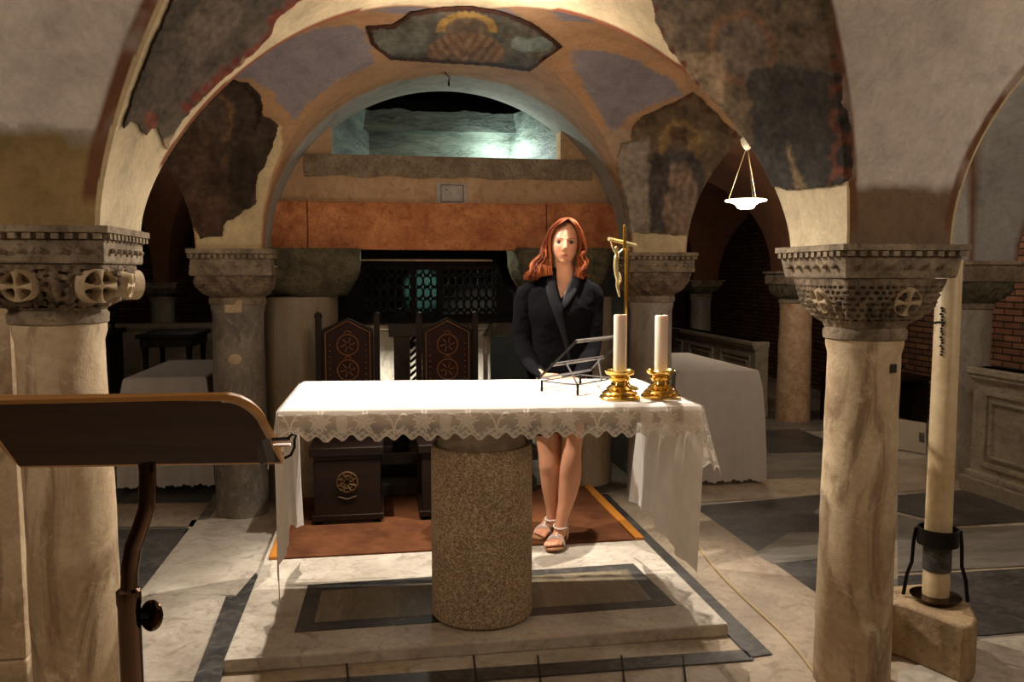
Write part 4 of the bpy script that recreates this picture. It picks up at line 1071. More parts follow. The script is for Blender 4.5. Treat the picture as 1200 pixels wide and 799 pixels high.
# ------------------------------------------------------------------ chairs behind the altar
def chair(cx, cy, lab, zt, w=.30, first=None):
    t = thing('carved_chair', lab, 'chair', (cx, cy, RZ))
    o = [(-w/2,.55),(w/2,.55),(w/2,zt-.07),(0,zt),(-w/2,zt-.07)]
    mb = MB(); mb.prismY([(cx+x, z) for x, z in o], cy+.20, cy+.24); part(mb, 'backrest', M['wood_dark'], t, smooth=False, bevel=.006)
    k = .80; em = MB(); em.prismY([(cx+x*k, .6+(z-.55)*.93 if z < .6 else z-.028) for x, z in o], cy+.190, cy+.201); part(em, 'back_panel', plain('dark red velvet','2a100b',.9), t, 'dark embroidered panel', smooth=False)
    th = MB(); y = cy+.188
    pl = [(cx+x*.86, z-.018 if z > .6 else .6) for x, z in o]+[(cx-w/2*.86,.6)]
    th.tube([(x, y, z) for x, z in pl], .0035, 6)
    for x, z in [(cx+s*w/2*.70, .64+.035*k_) for s in (-1, 1) for k_ in range(int((zt-.75)/.035))]: th.lathe([(0,-.005),(.006,0),(0,.005)], 6, (x, y, z), cap=False)
    zz = zt-.16
    while zz > .64:
        th.tube([(cx+.062*math.cos(a*2*PI/20), y, zz+.062*math.sin(a*2*PI/20)) for a in range(20)], .0032, 6, closed=True)
        for a in range(6): A = a*PI/3; th.tube([(cx+.012*math.cos(A), y, zz+.012*math.sin(A)), (cx+.045*math.cos(A+.2), y, zz+.045*math.sin(A+.2))], .003, 5)
        th.tube([(cx-.02, y, zz+.07), (cx, y, zz+.085), (cx+.02, y, zz+.07)], .003, 5); zz -= .15
    part(th, 'embroidery', M['gold_thread'], kid(t, 'back_panel'), 'gold thread medallions')
    for s in (-1, 1):
        part(MB().box((cx+s*(w/2+.02), cy+.22, .63), (.035,.04,1.12)).lathe([(0,.03),(.02,.02),(.024,0),(.014,-.02)], 12, (cx+s*(w/2+.02), cy+.22, 1.19)), 'back_post', M['wood_dark'], t)
    W2 = w+.06
    part(MB().box((cx, cy, .47), (W2+.04, .44, .05)).box((cx, cy+.0, .435), (W2, .42, .03)), 'seat', M['wood_dark'], t, bevel=.006)
    part(MB().box((cx, cy-.19, .24), (W2, .035, .36)).box((cx, cy, .10), (W2+.03,.42,.035)), 'front_panel', M['wood_dark'], t, bevel=.004)
    ro = MB(); yy = cy-.212
    for r in (.055, .035): ro.tube([(cx+r*math.cos(a*PI/12), yy, .30+r*math.sin(a*PI/12)) for a in range(24)], .006, 6, closed=True)
    for a in range(8): A = a*PI/4; ro.tube([(cx+.015*math.cos(A), yy, .30+.015*math.sin(A)), (cx+.05*math.cos(A+.4), yy-.004, .30+.05*math.sin(A+.4))], .006, 5)
    ro.tube([(cx-.05, yy, .22), (cx, yy, .205), (cx+.05, yy, .22)], .005, 5)
    part(ro, 'carved_rosette', wood('worn carved wood', '3a2614', '5f4526', .5, spec=.2), kid(t, 'front_panel'), 'worn lighter rosette')
    for s in (-1, 1):
        part(MB().box((cx+s*(W2/2-.02), cy+.185, .248), (.04,.04,.36)), 'leg', M['wood_dark'], t); part(MB().box((cx+s*(W2/2-.02), cy-.185, .0755), (.045,.045,.015)), 'leg', M['wood_dark'], t)
    return t
q = onz(402, 604, RZ); chair(onY(408, 420, 4.95).x, 4.73, 'carved chair with an embroidered pointed back beside the thick left column', onY(408, 372, 4.95).z)
chair(onY(524, 420, 4.95).x, 4.73, 'carved chair with an embroidered back directly above the altar pedestal', onY(524, 372, 4.95).z)
# ------------------------------------------------------------------ carved stone screen
YS = 5.45
def sx(px, Y=YS): return onY(px, 350, Y).x
def sz(py, Y=YS): return onY(520, py, Y).z
sc_ = thing('altar_screen', 'dark pierced stone screen behind the embroidered chairs', 'screen', (.42, YS, 0))
# upper pierced panel, made as a plate with openings on a fine grid
x0, x1, z0, z1 = sx(398), sx(602), sz(377), sz(306)
def in_panel(x, z):
    # outline narrowed by a curve round the two capitals
    u = (x-x0)/(x1-x0); v = (z-z0)/(z1-z0)
    e = .10*max(0, (v-.45)/.55)**.6 if v > .45 else 0
    return e <= u <= 1-e*1.0
def hole(x, z):
    u = (x-x0)/(x1-x0); v = (z-z0)/(z1-z0)
    if not (.12 < v < .86 and .14 < u < .9): return False
    for a, b in ((.14,.40),(.43,.55),(.58,.90)):
        if a < u < b:
            s = 24; X, Z = (u-a)*s/1.4*1.35, v*5.2; q = math.sin(X*PI)*math.sin(Z*PI); r = math.cos(X*PI)*math.cos(Z*PI)
            return abs(q)+.0*r > .38 or (abs(r) > .86)
    return False
d = .0055; nx, nz = int((x1-x0)/d), int((z1-z0)/d); cells = set()
for a in range(nx):
    for b in range(nz):
        x, z = x0+(a+.5)*d, z0+(b+.5)*d
        if in_panel(x, z) and not hole(x, z): cells.add((a, b))
mb = MB(); vid = {}
def V_(a, b, k):
    key = (a, b, k)
    if key not in vid: vid[key] = len(mb.v); mb.v.append((x0+a*d, YS+(0 if k == 0 else .06), z0+b*d))
    return vid[key]
for a, b in cells:
    mb.f.append((V_(a,b,0),V_(a+1,b,0),V_(a+1,b+1,0),V_(a,b+1,0))); mb.f.append((V_(a,b,1),V_(a,b+1,1),V_(a+1,b+1,1),V_(a+1,b,1)))
    if (a-1,b) not in cells: mb.f.append((V_(a,b,0),V_(a,b+1,0),V_(a,b+1,1),V_(a,b,1)))
    if (a+1,b) not in cells: mb.f.append((V_(a+1,b,0),V_(a+1,b,1),V_(a+1,b+1,1),V_(a+1,b+1,0)))
    if (a,b-1) not in cells: mb.f.append((V_(a,b,0),V_(a,b,1),V_(a+1,b,1),V_(a+1,b,0)))
    if (a,b+1) not in cells: mb.f.append((V_(a,b+1,0),V_(a+1,b+1,0),V_(a+1,b+1,1),V_(a,b+1,1)))
mb.m = [0]*len(mb.f); part(mb, 'pierced_panel', M['black_stone'], sc_, smooth=False)
fr = MB()
for u in (.0, .41, .565): 
    if u: fr.box((x0+(x1-x0)*u, YS-.008, (z0+z1)/2), (.022,.03,(z1-z0)*.95))
fr.box(((x0+x1)/2, YS-.01, z0+.01), (x1-x0+.04,.05,.03)); part(fr, 'frame_bar', M['black_stone'], sc_, smooth=False, bevel=.004)
zb0, zb1 = sz(394), sz(377)
def seg(a, b, nm='beam'):
    part(MB().box(((sx(a)+sx(b))/2, YS+.03, (zb0+zb1)/2), (sx(b)-sx(a), .10, zb1-zb0)), nm, M['dark_frame'], sc_, smooth=False, bevel=.006)
seg(392, 428); seg(455, 551); seg(576, 604)
rim = MB(); rim.box(((sx(418)+sx(577))/2, YS+.05, sz(305)), (sx(577)-sx(418), .12, .012)); part(rim, 'top_rail_or_light_rim', M['shaft_pale'], sc_, 'pale strip standing in for light leaking over the screen', smooth=False)  # thin pale strip added in place of light leaking over the panel
bm = MB(); bm.box(((x0+x1)/2, YS+.03, zb1+.004), (x1-x0+.06, .12, .018)); part(bm, 'cornice', M['black_stone'], sc_, smooth=False)
# flared capitals filling the bright notches
for a, b, fl_ in ((427, 437, 1), (577, 567, 1)):
    xs = [sx(a), sx(b)]; mb = MB(); mb.prismY([(sx(a), zb1), (sx(a)+(sx(b)-sx(a))*.35, zb1-(zb1-zb0)*.4), (sx(b), zb0), (sx(a)-(sx(b)-sx(a))*.3, zb0), (sx(a)-(sx(b)-sx(a))*.3, zb1)], YS-.01, YS+.07); part(mb, 'corbel', M['dark_frame'], sc_, smooth=False)
def post(a, b, y1=620, nm='post', mat='dark_frame'):
    z = .06; part(MB().box(((sx(a)+sx(b))/2, YS+.03, (z+zb0)/2), (sx(b)-sx(a), .08, zb0-z)), nm, M[mat], sc_, smooth=False, bevel=.004)
post(395, 437); post(461, 480); post(500, 547); 
for px, r in ((569, .016),):
    p = onY(px, 400, YS+.06); cm = MB(); cm.lathe([(r*1.5, .45),(r*1.5,.5),(r,.52),(r, zb0-.14),(r*1.6,zb0-.12),(r*1.1,zb0-.10),(r*1.3,zb0-.06),(r*1.9,zb0-.01),(r*1.9,zb0)], 20, (p.x, p.y, 0)); part(cm, 'colonnette', M['shaft_pale'], sc_, 'slim pale colonnette')
p = onY(438, 400, YS+.10); r = .014; part(MB().lathe([(r*1.5,.45),(r,.52),(r,zb0-.12),(r*1.9,zb0-.02),(r*1.9,zb0)], 16, (p.x, p.y, 0)), 'colonnette', M['shaft_pale'], sc_)
# woven lattice
la = MB(); lx0, lx1, lz0_, lz1_ = sx(480), sx(500), .45, zb0
la.box(((lx0+lx1)/2, YS+.03, lz1_-.05), (lx1-lx0, .04, .03))
for k in range(16):
    z = lz0_+k*.045; la.tube([(lx0, YS+.03, z), (lx0+.055, YS+.03, z+.05)], .009, 4); la.tube([(lx1, YS+.035, z), (lx1-.055, YS+.035, z+.05)], .009, 4)
part(la, 'lattice', M['black_stone'], sc_, 'woven stone lattice', smooth=False)
bs_ = MB(); bs_.box((.42, YS+.02, .25), (sx(605)-sx(392), .10, .40)); part(bs_, 'plinth', M['dark_frame'], sc_, smooth=False)
# steps under the screen with a small box
lg2 = MB(); zA, zB = onY(470, 530, 5.12).z, onY(470, 568, 5.0).z
lg2.box((.35, 5.24, zA-.04), (1.3, .26, .08)); lg2.box((.35, 5.32, zA-.2), (1.25,.12,.3)); single(lg2, 'stone_shelf', M['dark_frame'], 'dark stone shelf behind the chairs under the screen', 'shelf', smooth=False, bevel=.008)
single(MB().box((.35, 5.14, (zB+PZ)/2+.006), (1.25, .22, zB-PZ-.012)), 'stone_step', M['dark_frame'], 'low grey stone step below the dark shelf', 'step', smooth=False, bevel=.008)
bx_ = onY(470, 530, 5.17); bt = thing('small_box', 'small black box on the stone shelf between the chairs', 'box', (bx_.x, 5.17, zA))
part(MB().box((bx_.x, 5.17, zA+.045), (.10,.09,.085)), 'body', M['black_stone'], bt, bevel=.005); part(MB().tube([(bx_.x+.05,5.15,zA+.06),(bx_.x+.09,5.14,zA+.07),(bx_.x+.11,5.13,zA+.03),(bx_.x+.13,5.13,zA+.01)], .004, 6), 'cable', M['iron'], bt)
# bright block and table beyond the screen
mb = MB(); mb.box((.30, 6.9, .5), (1.2, .5, .98)); mb.box((.30,6.9,1.02),(1.3,.6,.05)); single(mb, 'marble_altar', M['shaft_pale'], 'brightly lit marble altar beyond the screen', 'altar', smooth=False, bevel=.01)
# ------------------------------------------------------------------ aisles
# low wall at the left back
lw = MB(); p = onY(200, 379, 10.6); zt = p.z
lw.box((-2.8, 10.7, zt-.03), (6.6, .22, .06)); lw.box((-2.8, 10.7, (zt-.06)/2), (6.4,.14,zt-.06)); struct(lw, 'wall_low', M['marble_wall'], 'low marble wall beyond the left aisle', smooth=False)
def dark_table(x0, x1, y0, y1, zt, lab, leg=.05, solid=False):
    t = thing('wooden_table', lab, 'table', ((x0+x1)/2, (y0+y1)/2, 0))
    part(MB().box(((x0+x1)/2, (y0+y1)/2, zt-.02), (x1-x0+.06, y1-y0+.06, .04)).box(((x0+x1)/2, (y0+y1)/2, zt-.08), (x1-x0, y1-y0, .09)), 'tabletop', M['wood_dark'], t, bevel=.006)
    for X in (x0+.04, x1-.04):
        for Y in (y0+.04, y1-.04): part(MB().lathe([(leg*.5,0),(leg*.6,.04),(leg*.4,.1),(leg*.6,zt*.5),(leg*.45,zt*.7),(leg*.7,zt-.1)], 14, (X, Y, 0)), 'leg', M['wood_dark'], t)
a = onY(163, 392, 8.2); b = onY(225, 388, 8.2); dark_table(a.x, b.x, 8.2, 8.9, a.z, 'dark wooden table behind the cloth covered side altar at the left')
single(MB().lathe([(.16,0),(.16,.02),(.02,.04),(.015,1.05),(.03,1.07),(.03,1.1)], 20, onY(141,600,7.2)*1.0-Vector((0,0,onY(141,600,7.2).z))), 'iron_stand', M['iron'], 'thin black stand right of the near left column', 'stand')
cab = onY(125, 400, 7.9); single(MB().box((cab.x-.2, 8.0, .45), (.5,.4,.9)).box((cab.x-.2, 7.99, .92), (.56,.46,.04)), 'cabinet', M['wood_dark'], 'dark low cabinet in the shade of the left aisle', 'cabinet', smooth=False)
# parapets of the right aisle
def parapet(xa, ya, yb, zt, lab, panels=2, th=.14):
    t = thing('marble_parapet', lab, 'parapet', (xa, (ya+yb)/2, 0))
    part(MB().box((xa+th/2, (ya+yb)/2, zt/2), (th, yb-ya, zt)), 'wall_slab', M['marble_wall'], t, smooth=False)
    co = MB(); 
    for dz, dx, hh in ((-.02,.05,.04),(-.055,.035,.03),(-.08,.018,.02)): co.box((xa+th/2-dx/2, (ya+yb)/2, zt+dz), (th+dx, yb-ya+dx, hh))
    part(co, 'cornice', M['marble_wall'], t, smooth=False, bevel=.004)
    bsb = MB(); bsb.box((xa+th/2-.03, (ya+yb)/2, .05), (th+.06, yb-ya+.06, .10)); bsb.box((xa+th/2-.015, (ya+yb)/2, .12), (th+.03, yb-ya+.03, .04)); part(bsb, 'plinth', M['marble_wall'], t, smooth=False, bevel=.006)
    L = (yb-ya)/panels
    for k in range(panels):
        y0, y1 = ya+L*k+.12, ya+L*(k+1)-.12; f = MB()
        for ins, w in ((0,.03),(.055,.018)):
            for zz in (.2+ins, zt-.16-ins): f.box((xa-.008, (y0+y1)/2, zz), (.02, y1-y0-2*ins, w))
            for yy in (y0+ins, y1-ins): f.box((xa-.008, yy, (.2+zt-.16)/2), (.02, w, zt-.36-2*ins+w))
        part(f, 'panel_moulding', M['marble_wall'], t, smooth=False, bevel=.004)
pr_ = onz(1142, 575, 0)
parapet(pr_.x, 3.2, pr_.y+.05, onX(1160, 432, pr_.x).z, 'panelled marble parapet running to the right frame edge')
parapet(3.75, 7.75, 10.6, onY(860, 393, 8.6).z, 'long marble parapet behind the right side altar', 3)
parapet(3.0, 11.0, 13.6, .8, 'distant parapet left of the far right column', 2)
# dark benches
def bench(x0, x1, y, zt, lab):
    t = thing('wooden_bench', lab, 'bench', ((x0+x1)/2, y, 0)); w = x1-x0
    part(MB().box(((x0+x1)/2, y, .44), (w, .4, .04)), 'seat', M['wood_dark'], t, bevel=.004)
    part(MB().box(((x0+x1)/2, y+.2, (zt+.5)/2), (w, .035, zt-.5)), 'backrest', M['wood_dark'], t, bevel=.004)
    for X in (x0+.03, x1-.03): part(MB().box((X, y, .21), (.05,.38,.42)), 'leg', M['wood_dark'], t)
a = onY(958, 440, 7.2); b = onY(1082, 440, 7.2); bench(max(a.x,4.32), b.x, 7.3, onY(1000,430,7.4).z, 'dark wooden bench behind the near right column')
a = onY(790, 395, 9.6); dark_table(a.x-.75, a.x-.05, 9.4, 9.9, .78, 'dark wooden table beyond the right side altar')
# leaning notice board
nb_ = thing('notice_board', 'small white board with a grey mark leaning behind the near right column', 'board', onz(1070, 528, 0))
p0, p1 = onz(1040, 524, .01), onz(1086, 532, .01); up = Vector((.03,.06,.24)); v = [p0, p1, p1+up, p0+up]; nrm = (p1-p0).cross(up).normalized()*.012
mb = MB(); mb.add([*v, *[x+nrm for x in v]], [(0,1,2,3),(7,6,5,4),(0,4,5,1),(1,5,6,2),(2,6,7,3),(3,7,4,0)]); part(mb, 'panel', plain('white board','b9ae98',.6), nb_, smooth=False)
m_ = MB(); c = p0.lerp(p1, .9)+up*.5+nrm*(-.1 if nrm.y > 0 else 1.1); e = (p1-p0).normalized()
m_.add([c-e*.022-up*.16, c+e*.022-up*.16, c+e*.022+up*.16, c-e*.022+up*.16], [(0,1,2,3)]); part(m_, 'mark', M['steel'], nb_, 'grey square mark', smooth=False)
# ------------------------------------------------------------------ the woman
Bp = onz(655, 633, RZ); Bp = Vector((Bp.x, Bp.y, RZ)); rw = -math.atan2(Bp.x, Bp.y)
nW = Vector((-math.sin(rw), math.cos(rw), 0)); eW = Vector((math.cos(rw), math.sin(rw), 0)); SC = (Bp-O).length/F
def wp(px, py, d=0.0):
    r = ray(px, py); t = (d-(O-Bp).dot(nW))/r.dot(nW); return O+r*t
def ring(c, rx, ry, n=28, ex_=None, p=2.3, tilt=None):
    ex_ = ex_ or eW; out = []
    for k in range(n):
        a = 2*PI*k/n; cs, sn = math.cos(a), math.sin(a); x = rx*math.copysign(abs(cs)**(2/p), cs); y = ry*math.copysign(abs(sn)**(2/p), sn)
        out.append(c+ex_*x+nW*y+(Vector((0,0,(tilt or 0)*x))))
    return out
def interp(keys, n):
    out = []
    for i in range(len(keys)-1):
        p0, p1, p2, p3 = keys[max(i-1,0)], keys[i], keys[i+1], keys[min(i+2, len(keys)-1)]
        for k in range(n):
            t = k/n; out.append([.5*((2*b)+(c-a)*t+(2*a-5*b+4*c-d)*t*t+(-a+3*b-3*c+d)*t**3) for a, b, c, d in zip(p0, p1, p2, p3)])
    out.append(list(keys[-1])); return out
def ploft(mb, keys, sub=4, n=28, p=2.2, cap=True):  # keys: px,py,d,rx_px,ry_m
    mb.loft([ring(wp(a, b, d), rx*SC, ry, n, p=p) for a, b, d, rx, ry in interp(keys, sub)], cap=cap)
def toL(P):
    q = P-Bp; return Vector((q.dot(eW), q.dot(nW), q.z))
wm = thing('person', 'woman with long red hair in a black jacket and white sandals standing behind the altar', 'person', Bp, rw)
body = MB()
HCn = wp(662, 284.5, .0)
Rt = Matrix.Rotation(math.radians(2.5), 3, nW)
def hp(x, y, z): return HCn+Rt @ (eW*x+nW*y+Vector((0,0,z)))
def headpt(ph, th):
    # ph around, th from crown (0) to chin (pi); front is -y
    x, y, z = math.sin(th)*math.cos(ph), math.sin(th)*math.sin(ph), math.cos(th)
    X, Y, Z = x*.0735, y*.094, z*.118
    if z < 0: k = (-z); X *= 1-.30*k**1.7; Y *= (1-.16*k**2 if y < 0 else 1-.45*k)
    if y > 0: Y *= 1.05; 
    if y < 0:
        g = lambda cx, cz, sx_, sz: math.exp(-((X-cx)/sx_)**2-((Z-cz)/sz)**2)
        Y *= .95
        Y -= .022*g(0,-.030,.0085,.012)+.013*g(0,-.012,.0065,.018)+.005*g(.010,-.033,.006,.006)+.005*g(-.010,-.033,.006,.006)
        Y += .009*g(.030,.000,.014,.010)+.009*g(-.030,.000,.014,.010)
        Y -= .004*g(.030,.017,.018,.006)+.004*g(-.030,.017,.018,.006)
        Y -= .007*g(0,-.060,.020,.0045)+.008*g(0,-.069,.016,.0045)-.004*g(0,-.0645,.022,.0018)
        Y += .004*g(0,-.080,.018,.006); Y -= .009*g(0,-.098,.018,.014)
        Y -= .004*g(.042,-.032,.018,.020)+.004*g(-.042,-.032,.018,.020)
    return hp(X, Y, Z)
P = [[headpt(2*PI*a/140, PI*(.001+.998*b/130)) for b in range(131)] for a in range(140)]
body.grid(P, closeU=True, flip=True); body.add(P[0][:1]*0, [])
for s in (-1, 1): body.loft([ring(hp(s*(.073+o), .012, -.012), .006, r, 12) for o, r in ((0,.018),(.008,.022))])
ploft(body, [(661,296,.025,12,.050),(661,306,.020,11.4,.052),(661,316,.018,11.8,.055),(660,324,.02,17,.058),(659,331,.03,29,.066),(658,342,.03,33,.085),(657,356,.025,29,.100),(657,372,.025,27,.098),(657,396,.03,22,.082),(657,420,.03,25,.085),(656,445,.03,32,.100),(655,470,.03,32,.095)], 4)
# legs
ploft(body, [(641,458,.03,15.5,.085),(641.5,480,.03,15.5,.082),(642,502,.03,15.2,.075),(643.5,520,.025,14,.066),(644.5,536,.015,12.8,.060),(644.5,546,.01,12.2,.058),(645,556,.02,11.6,.056),(645.5,570,.03,10.6,.056),(646,584,.035,8.6,.046),(646.5,596,.035,6.6,.036),(646.5,606,.035,5.8,.034),(646.5,615,.035,6.0,.036)], 4)
ploft(body, [(672,458,.02,15.5,.085),(672,480,.0,14.5,.080),(671.5,502,-.01,12.9,.072),(670.5,520,-.02,11,.062),(669.5,534,-.035,10.8,.058),(669,546,-.035,11.8,.057),(668,560,-.02,12.4,.058),(666,574,-.015,11.2,.054),(663.5,588,-.02,9.2,.045),(660,602,-.03,7.6,.037),(657.5,614,-.035,6.6,.035),(656.5,624,-.035,7.2,.040)], 4)
def foot(heel, toe, mb, side):
    h = Vector((heel.x, heel.y, 0)); t = Vector((toe.x, toe.y, 0)); ax = (t-h); L = ax.length; ax.normalize(); sdv = Vector((ax.y, -ax.x, 0)); z0 = RZ+.012
    keys = [(-.02,.012,.020),(.02,.028,.040),(.16,.031,.066),(.30,.030,.074),(.45,.033,.056),(.62,.040,.040),(.74,.045,.027),(.80,.042,.020),(.83,.034,.012)]
    rings = []
    for q, w, hh in interp(keys, 4):
        c = h+ax*q*L; r = []
        for k in range(20):
            a = 2*PI*k/20; cs, sn = math.cos(a), math.sin(a); r.append(c+sdv*w*cs+Vector((0,0,z0+hh/2+hh/2*(sn if sn > 0 else -abs(sn)**.6))))
        rings.append(r)
    mb.loft(rings)
    for k in range(5):
        u = (k-2)/2*side; w = .0118 if (k == 0) else .0086; base = h+ax*L*(.76-.02*k)+sdv*(-side)*(.034-.017*k); tip = base+ax*L*(.29-.030*k if k else .28)
        mb.tube([base+Vector((0,0,z0+.013)), base.lerp(tip, .5)+Vector((0,0,z0+.014)), base.lerp(tip, .85)+Vector((0,0,z0+.009)), tip+Vector((0,0,z0+.007))], [w, w, w*1.0, w*.6], 10)
    return h, ax, L, sdv, keys
fL = foot(onz(648,618,RZ), onz(631,632,RZ), body, 1); fR = foot(onz(659.5,630,RZ), onz(647,645,RZ), body, -1)
# hands resting together by the altar edge
def hand(wr, kn, side, mb):
    d = (kn-wr).normalized(); up = Vector((0,0,1)); s = d.cross(up).normalized(); 
    mb.loft([[wr.lerp(kn, q)+s*w*math.cos(a)+up*hh*math.sin(a) for a in [2*PI*k/16 for k in range(16)]] for q, w, hh in ((-.35,.026,.022),(0,.026,.019),(.3,.034,.017),(.7,.040,.016),(1.,.040,.014))])
    for k in range(4):
        b = kn+s*(-.030+.020*k)-d*.006; L = (.068,.078,.073,.058)[k]
        p1 = b+d*L*.45+Vector((0,0,-.004)); p2 = p1+(d*.8+Vector((0,0,-.6))).normalized()*L*.32; p3 = p2+(d*.4+Vector((0,0,-.9))).normalized()*L*.25
        mb.tube([b, p1, p2, p3], [.0095,.0085,.0078,.006], 10)
    b = wr.lerp(kn, .35)+s*side*.028; mb.tube([b, b+d*.03+s*side*.018, b+d*.055+s*side*.014+Vector((0,0,-.006)), b+d*.07+s*side*.006+Vector((0,0,-.01))], [.012,.011,.0095,.007], 10)
wl, wr_ = wp(636,441,-.18), wp(680,443,-.16)
hand(wl, wp(647,441,-.235), -1, body); hand(wr_, wp(668,446,-.20), 1, body)
body.tube([wp(628,434,-.14), wl], [.022,.022], 14); body.tube([wp(684,434,-.13), wr_], [.022,.022], 14)
body.tube([wp(640,345,.03), wp(617,350,.03), wp(613,382,.025), wp(612,400,.01), wp(617,418,-.06), wp(628,434,-.14)], [.03,.032,.028,.026,.024,.022], 12); body.tube([wp(672,345,.03), wp(695,350,.03), wp(695,382,.025), wp(694,400,.0), wp(690,418,-.07), wp(684,434,-.13)], [.03,.030,.026,.024,.022,.022], 12)
t = NT('skin'); co = t.coord()
def emask(P, r):
    tc = t.n('ShaderNodeTexCoord'); v = t.n('ShaderNodeVectorMath', operation='SUBTRACT'); t.l(tc.outputs['Object'], v.inputs[0]); v.inputs[1].default_value = toL(P)
    v2 = t.n('ShaderNodeVectorMath', operation='DIVIDE'); t.l(v.outputs[0], v2.inputs[0]); v2.inputs[1].default_value = r
    v3 = t.n('ShaderNodeVectorMath', operation='LENGTH'); t.l(v2.outputs[0], v3.inputs[0]); return t.ramp(v3.outputs['Value'], [(.7, 1.), (1., 0.)])
col = t.mix(.35, lin('d69a78'), t.ramp(t.noise(co, 26, 4, .6), [(.3, .85), (.7, 1.08)]), 'MULTIPLY')
for s in (-1, 1):
    col = t.mix(t.math('MULTIPLY', emask(hp(s*.040,-.07,-.036), (.022,.04,.018)), .35), col, lin('d07a60'))
    for k in range(4): col = t.mix(t.math('MULTIPLY', emask(hp(s*(.018+.009*k), -.085, .0165+.0025*min(k,2)-.002*(k==3)), (.0075,.03,.0027)), .8), col, lin('6e3a22'))
    col = t.mix(t.math('MULTIPLY', emask(hp(s*.031,-.085,.006), (.019,.03,.008)), .35), col, lin('8a5138'))
col = t.mix(t.math('MULTIPLY', emask(hp(0,-.09,-.0645), (.030,.03,.0088)), .85), col, lin('b4564a'))
col = t.mix(t.math('MULTIPLY', emask(hp(0,-.1,-.0645), (.022,.03,.0012)), .8), col, lin('7c3a32'))
for s in (-1, 1): col = t.mix(t.math('MULTIPLY', emask(hp(s*.006,-.105,-.040), (.003,.02,.002)), .7), col, lin('6a3424'))
M['skin'] = t.done(t.bsdf(col, .45, 0, None, .4, Subsurface_Weight=.12, Subsurface_Scale=.01))
bo = part(body, 'body', M['skin'], wm, ang=180)
m = bo.modifiers.new('r', 'REMESH'); m.mode = 'VOXEL'; m.voxel_size = .0036; m.use_smooth_shade = True
m = bo.modifiers.new('s', 'SMOOTH'); m.factor = .5; m.iterations = 3
# eyes
for s in (-1, 1):
    eb = MB(); c = toL(hp(s*.030, -.0675, .0)); P, cc = [], []
    for a in range(25):
        th = PI*a/24; row = []
        for b in range(24):
            ph = 2*PI*b/24; r = .0120; row.append((c.x+r*math.sin(th)*math.cos(ph), c.y-r*math.cos(th), c.z+r*math.sin(th)*math.sin(ph)))
            cc.append(hexc('0a0806') if th < .22 else (hexc('33454a') if th < .60 else hexc('94887c')))
        row.append(row[0]); cc.append(cc[-24]); P.append(row)
    eb.grid(P, [tuple(x) for x in cc]); t = NT('eye'); at = t.n('ShaderNodeAttribute', attribute_name='Col').outputs['Color']
    eo = part(eb, 'eye', t.done(t.bsdf(at, .1)), wm, local=True); eo.parent = wm
    li = MB(); 
    for zz, rr, th_ in ((.0062,.0013,1),(-.0062,.0007,-1)):
        li.tube([toL(hp(s*.030+x, -.0815+.30*abs(x-s*.002)*abs(x)*14, (zz*math.cos(x/.016*1.45)))) for x in [-.015+.03*k/10 for k in range(11)]], rr, 6)
    part(li, 'eyelash', plain('lash','1c0d08',.6), wm, local=True)
# jacket
def inV(P):
    x, y = proj(P); return inpoly(x, y, [(649,306),(649.5,318),(652,332),(657,354),(662,352),(669,336),(676,318),(676,306)]) and (P-Bp).dot(nW) < .03
jk = MB(); rings = [ring(wp(a, b, d), rx*SC, ry, 220, p=2.35) for a, b, d, rx, ry in interp([(661,317,.028,15,.064),(660,322,.03,20,.070),(659,328,.03,29,.076),(658,335,.03,37,.086),(657,344,.028,40,.100),(657,356,.02,38,.112),(657,370,.015,36,.118),(657,385,.02,33.5,.108),(656,400,.025,32.5,.102),(656,418,.025,34,.106),(655,436,.025,37,.114),(655,456,.025,38,.118),(655,474,.025,38,.118)], 12)]
n = 220; vs = [p+Vector((mnoise.noise(p*7)*.006,)*1+(0,0)) if False else p+nW*(.006*mnoise.noise(Vector((p.x*9,p.y*9,p.z*5)))) for r in rings for p in r]; fs = []
for i in range(len(rings)-1):
    for k in range(n):
        f = (i*n+k, i*n+(k+1) % n, (i+1)*n+(k+1) % n, (i+1)*n+k); c = sum((vs[q] for q in f), Vector((0,0,0)))/4
        if not inV(c): fs.append(f)
jk.add(vs, fs)
for keys in ([(630,331,.03,9,.044),(622,336,.03,12,.054),(617,346,.03,12.5,.060),(615,362,.03,12,.058),(613,382,.025,12,.055),(612,400,.01,11.5,.052),(617,418,-.06,11,.048),(628,434,-.14,9.5,.040),(638,441,-.19,8,.034)],
             [(685,331,.03,9,.044),(691,336,.03,11,.052),(695,346,.03,11,.058),(695.5,362,.03,10.5,.058),(695,382,.025,10.5,.054),(694,400,.0,10.5,.050),(690,418,-.07,10.5,.046),(684,434,-.13,9.5,.040),(677,442,-.17,8,.034)]):
    ploft(jk, keys, 5, 32)
t = NT('black jacket cloth'); co = t.coord(); nz_ = t.noise(co, 400, 2, .5); M['jacket'] = t.done(t.bsdf(lin('0b090c'), .9, 0, t.bump(t.noise(co, 9, 3, .5), .8, .03), .08))
jo = part(jk, 'jacket', M['jacket'], wm, ang=60); s_ = jo.modifiers.new('t', 'SOLIDIFY'); s_.thickness = .002
def onfront(px, py, off=.004):
    # front surface of the jacket at a pixel
    d = .0; r0 = None
    for keys in [interp([(317,.028,.064),(328,.03,.078),(342,.028,.100),(354,.02,.114),(368,.015,.120),(384,.02,.108),(400,.025,.100),(436,.025,.112),(460,.025,.115)], 6)]:
        for a, b in zip(keys[:-1], keys[1:]):
            if a[0] <= py <= b[0]:
                u = (py-a[0])/(b[0]-a[0]); dd = a[1]+(b[1]-a[1])*u; ry = a[2]+(b[2]-a[2])*u; x = min(.95, abs(px-658)/38); d = dd-ry*(1-x**2.35)**(1/2.35); break
    return wp(px, py, d-off)
lp_ = MB()
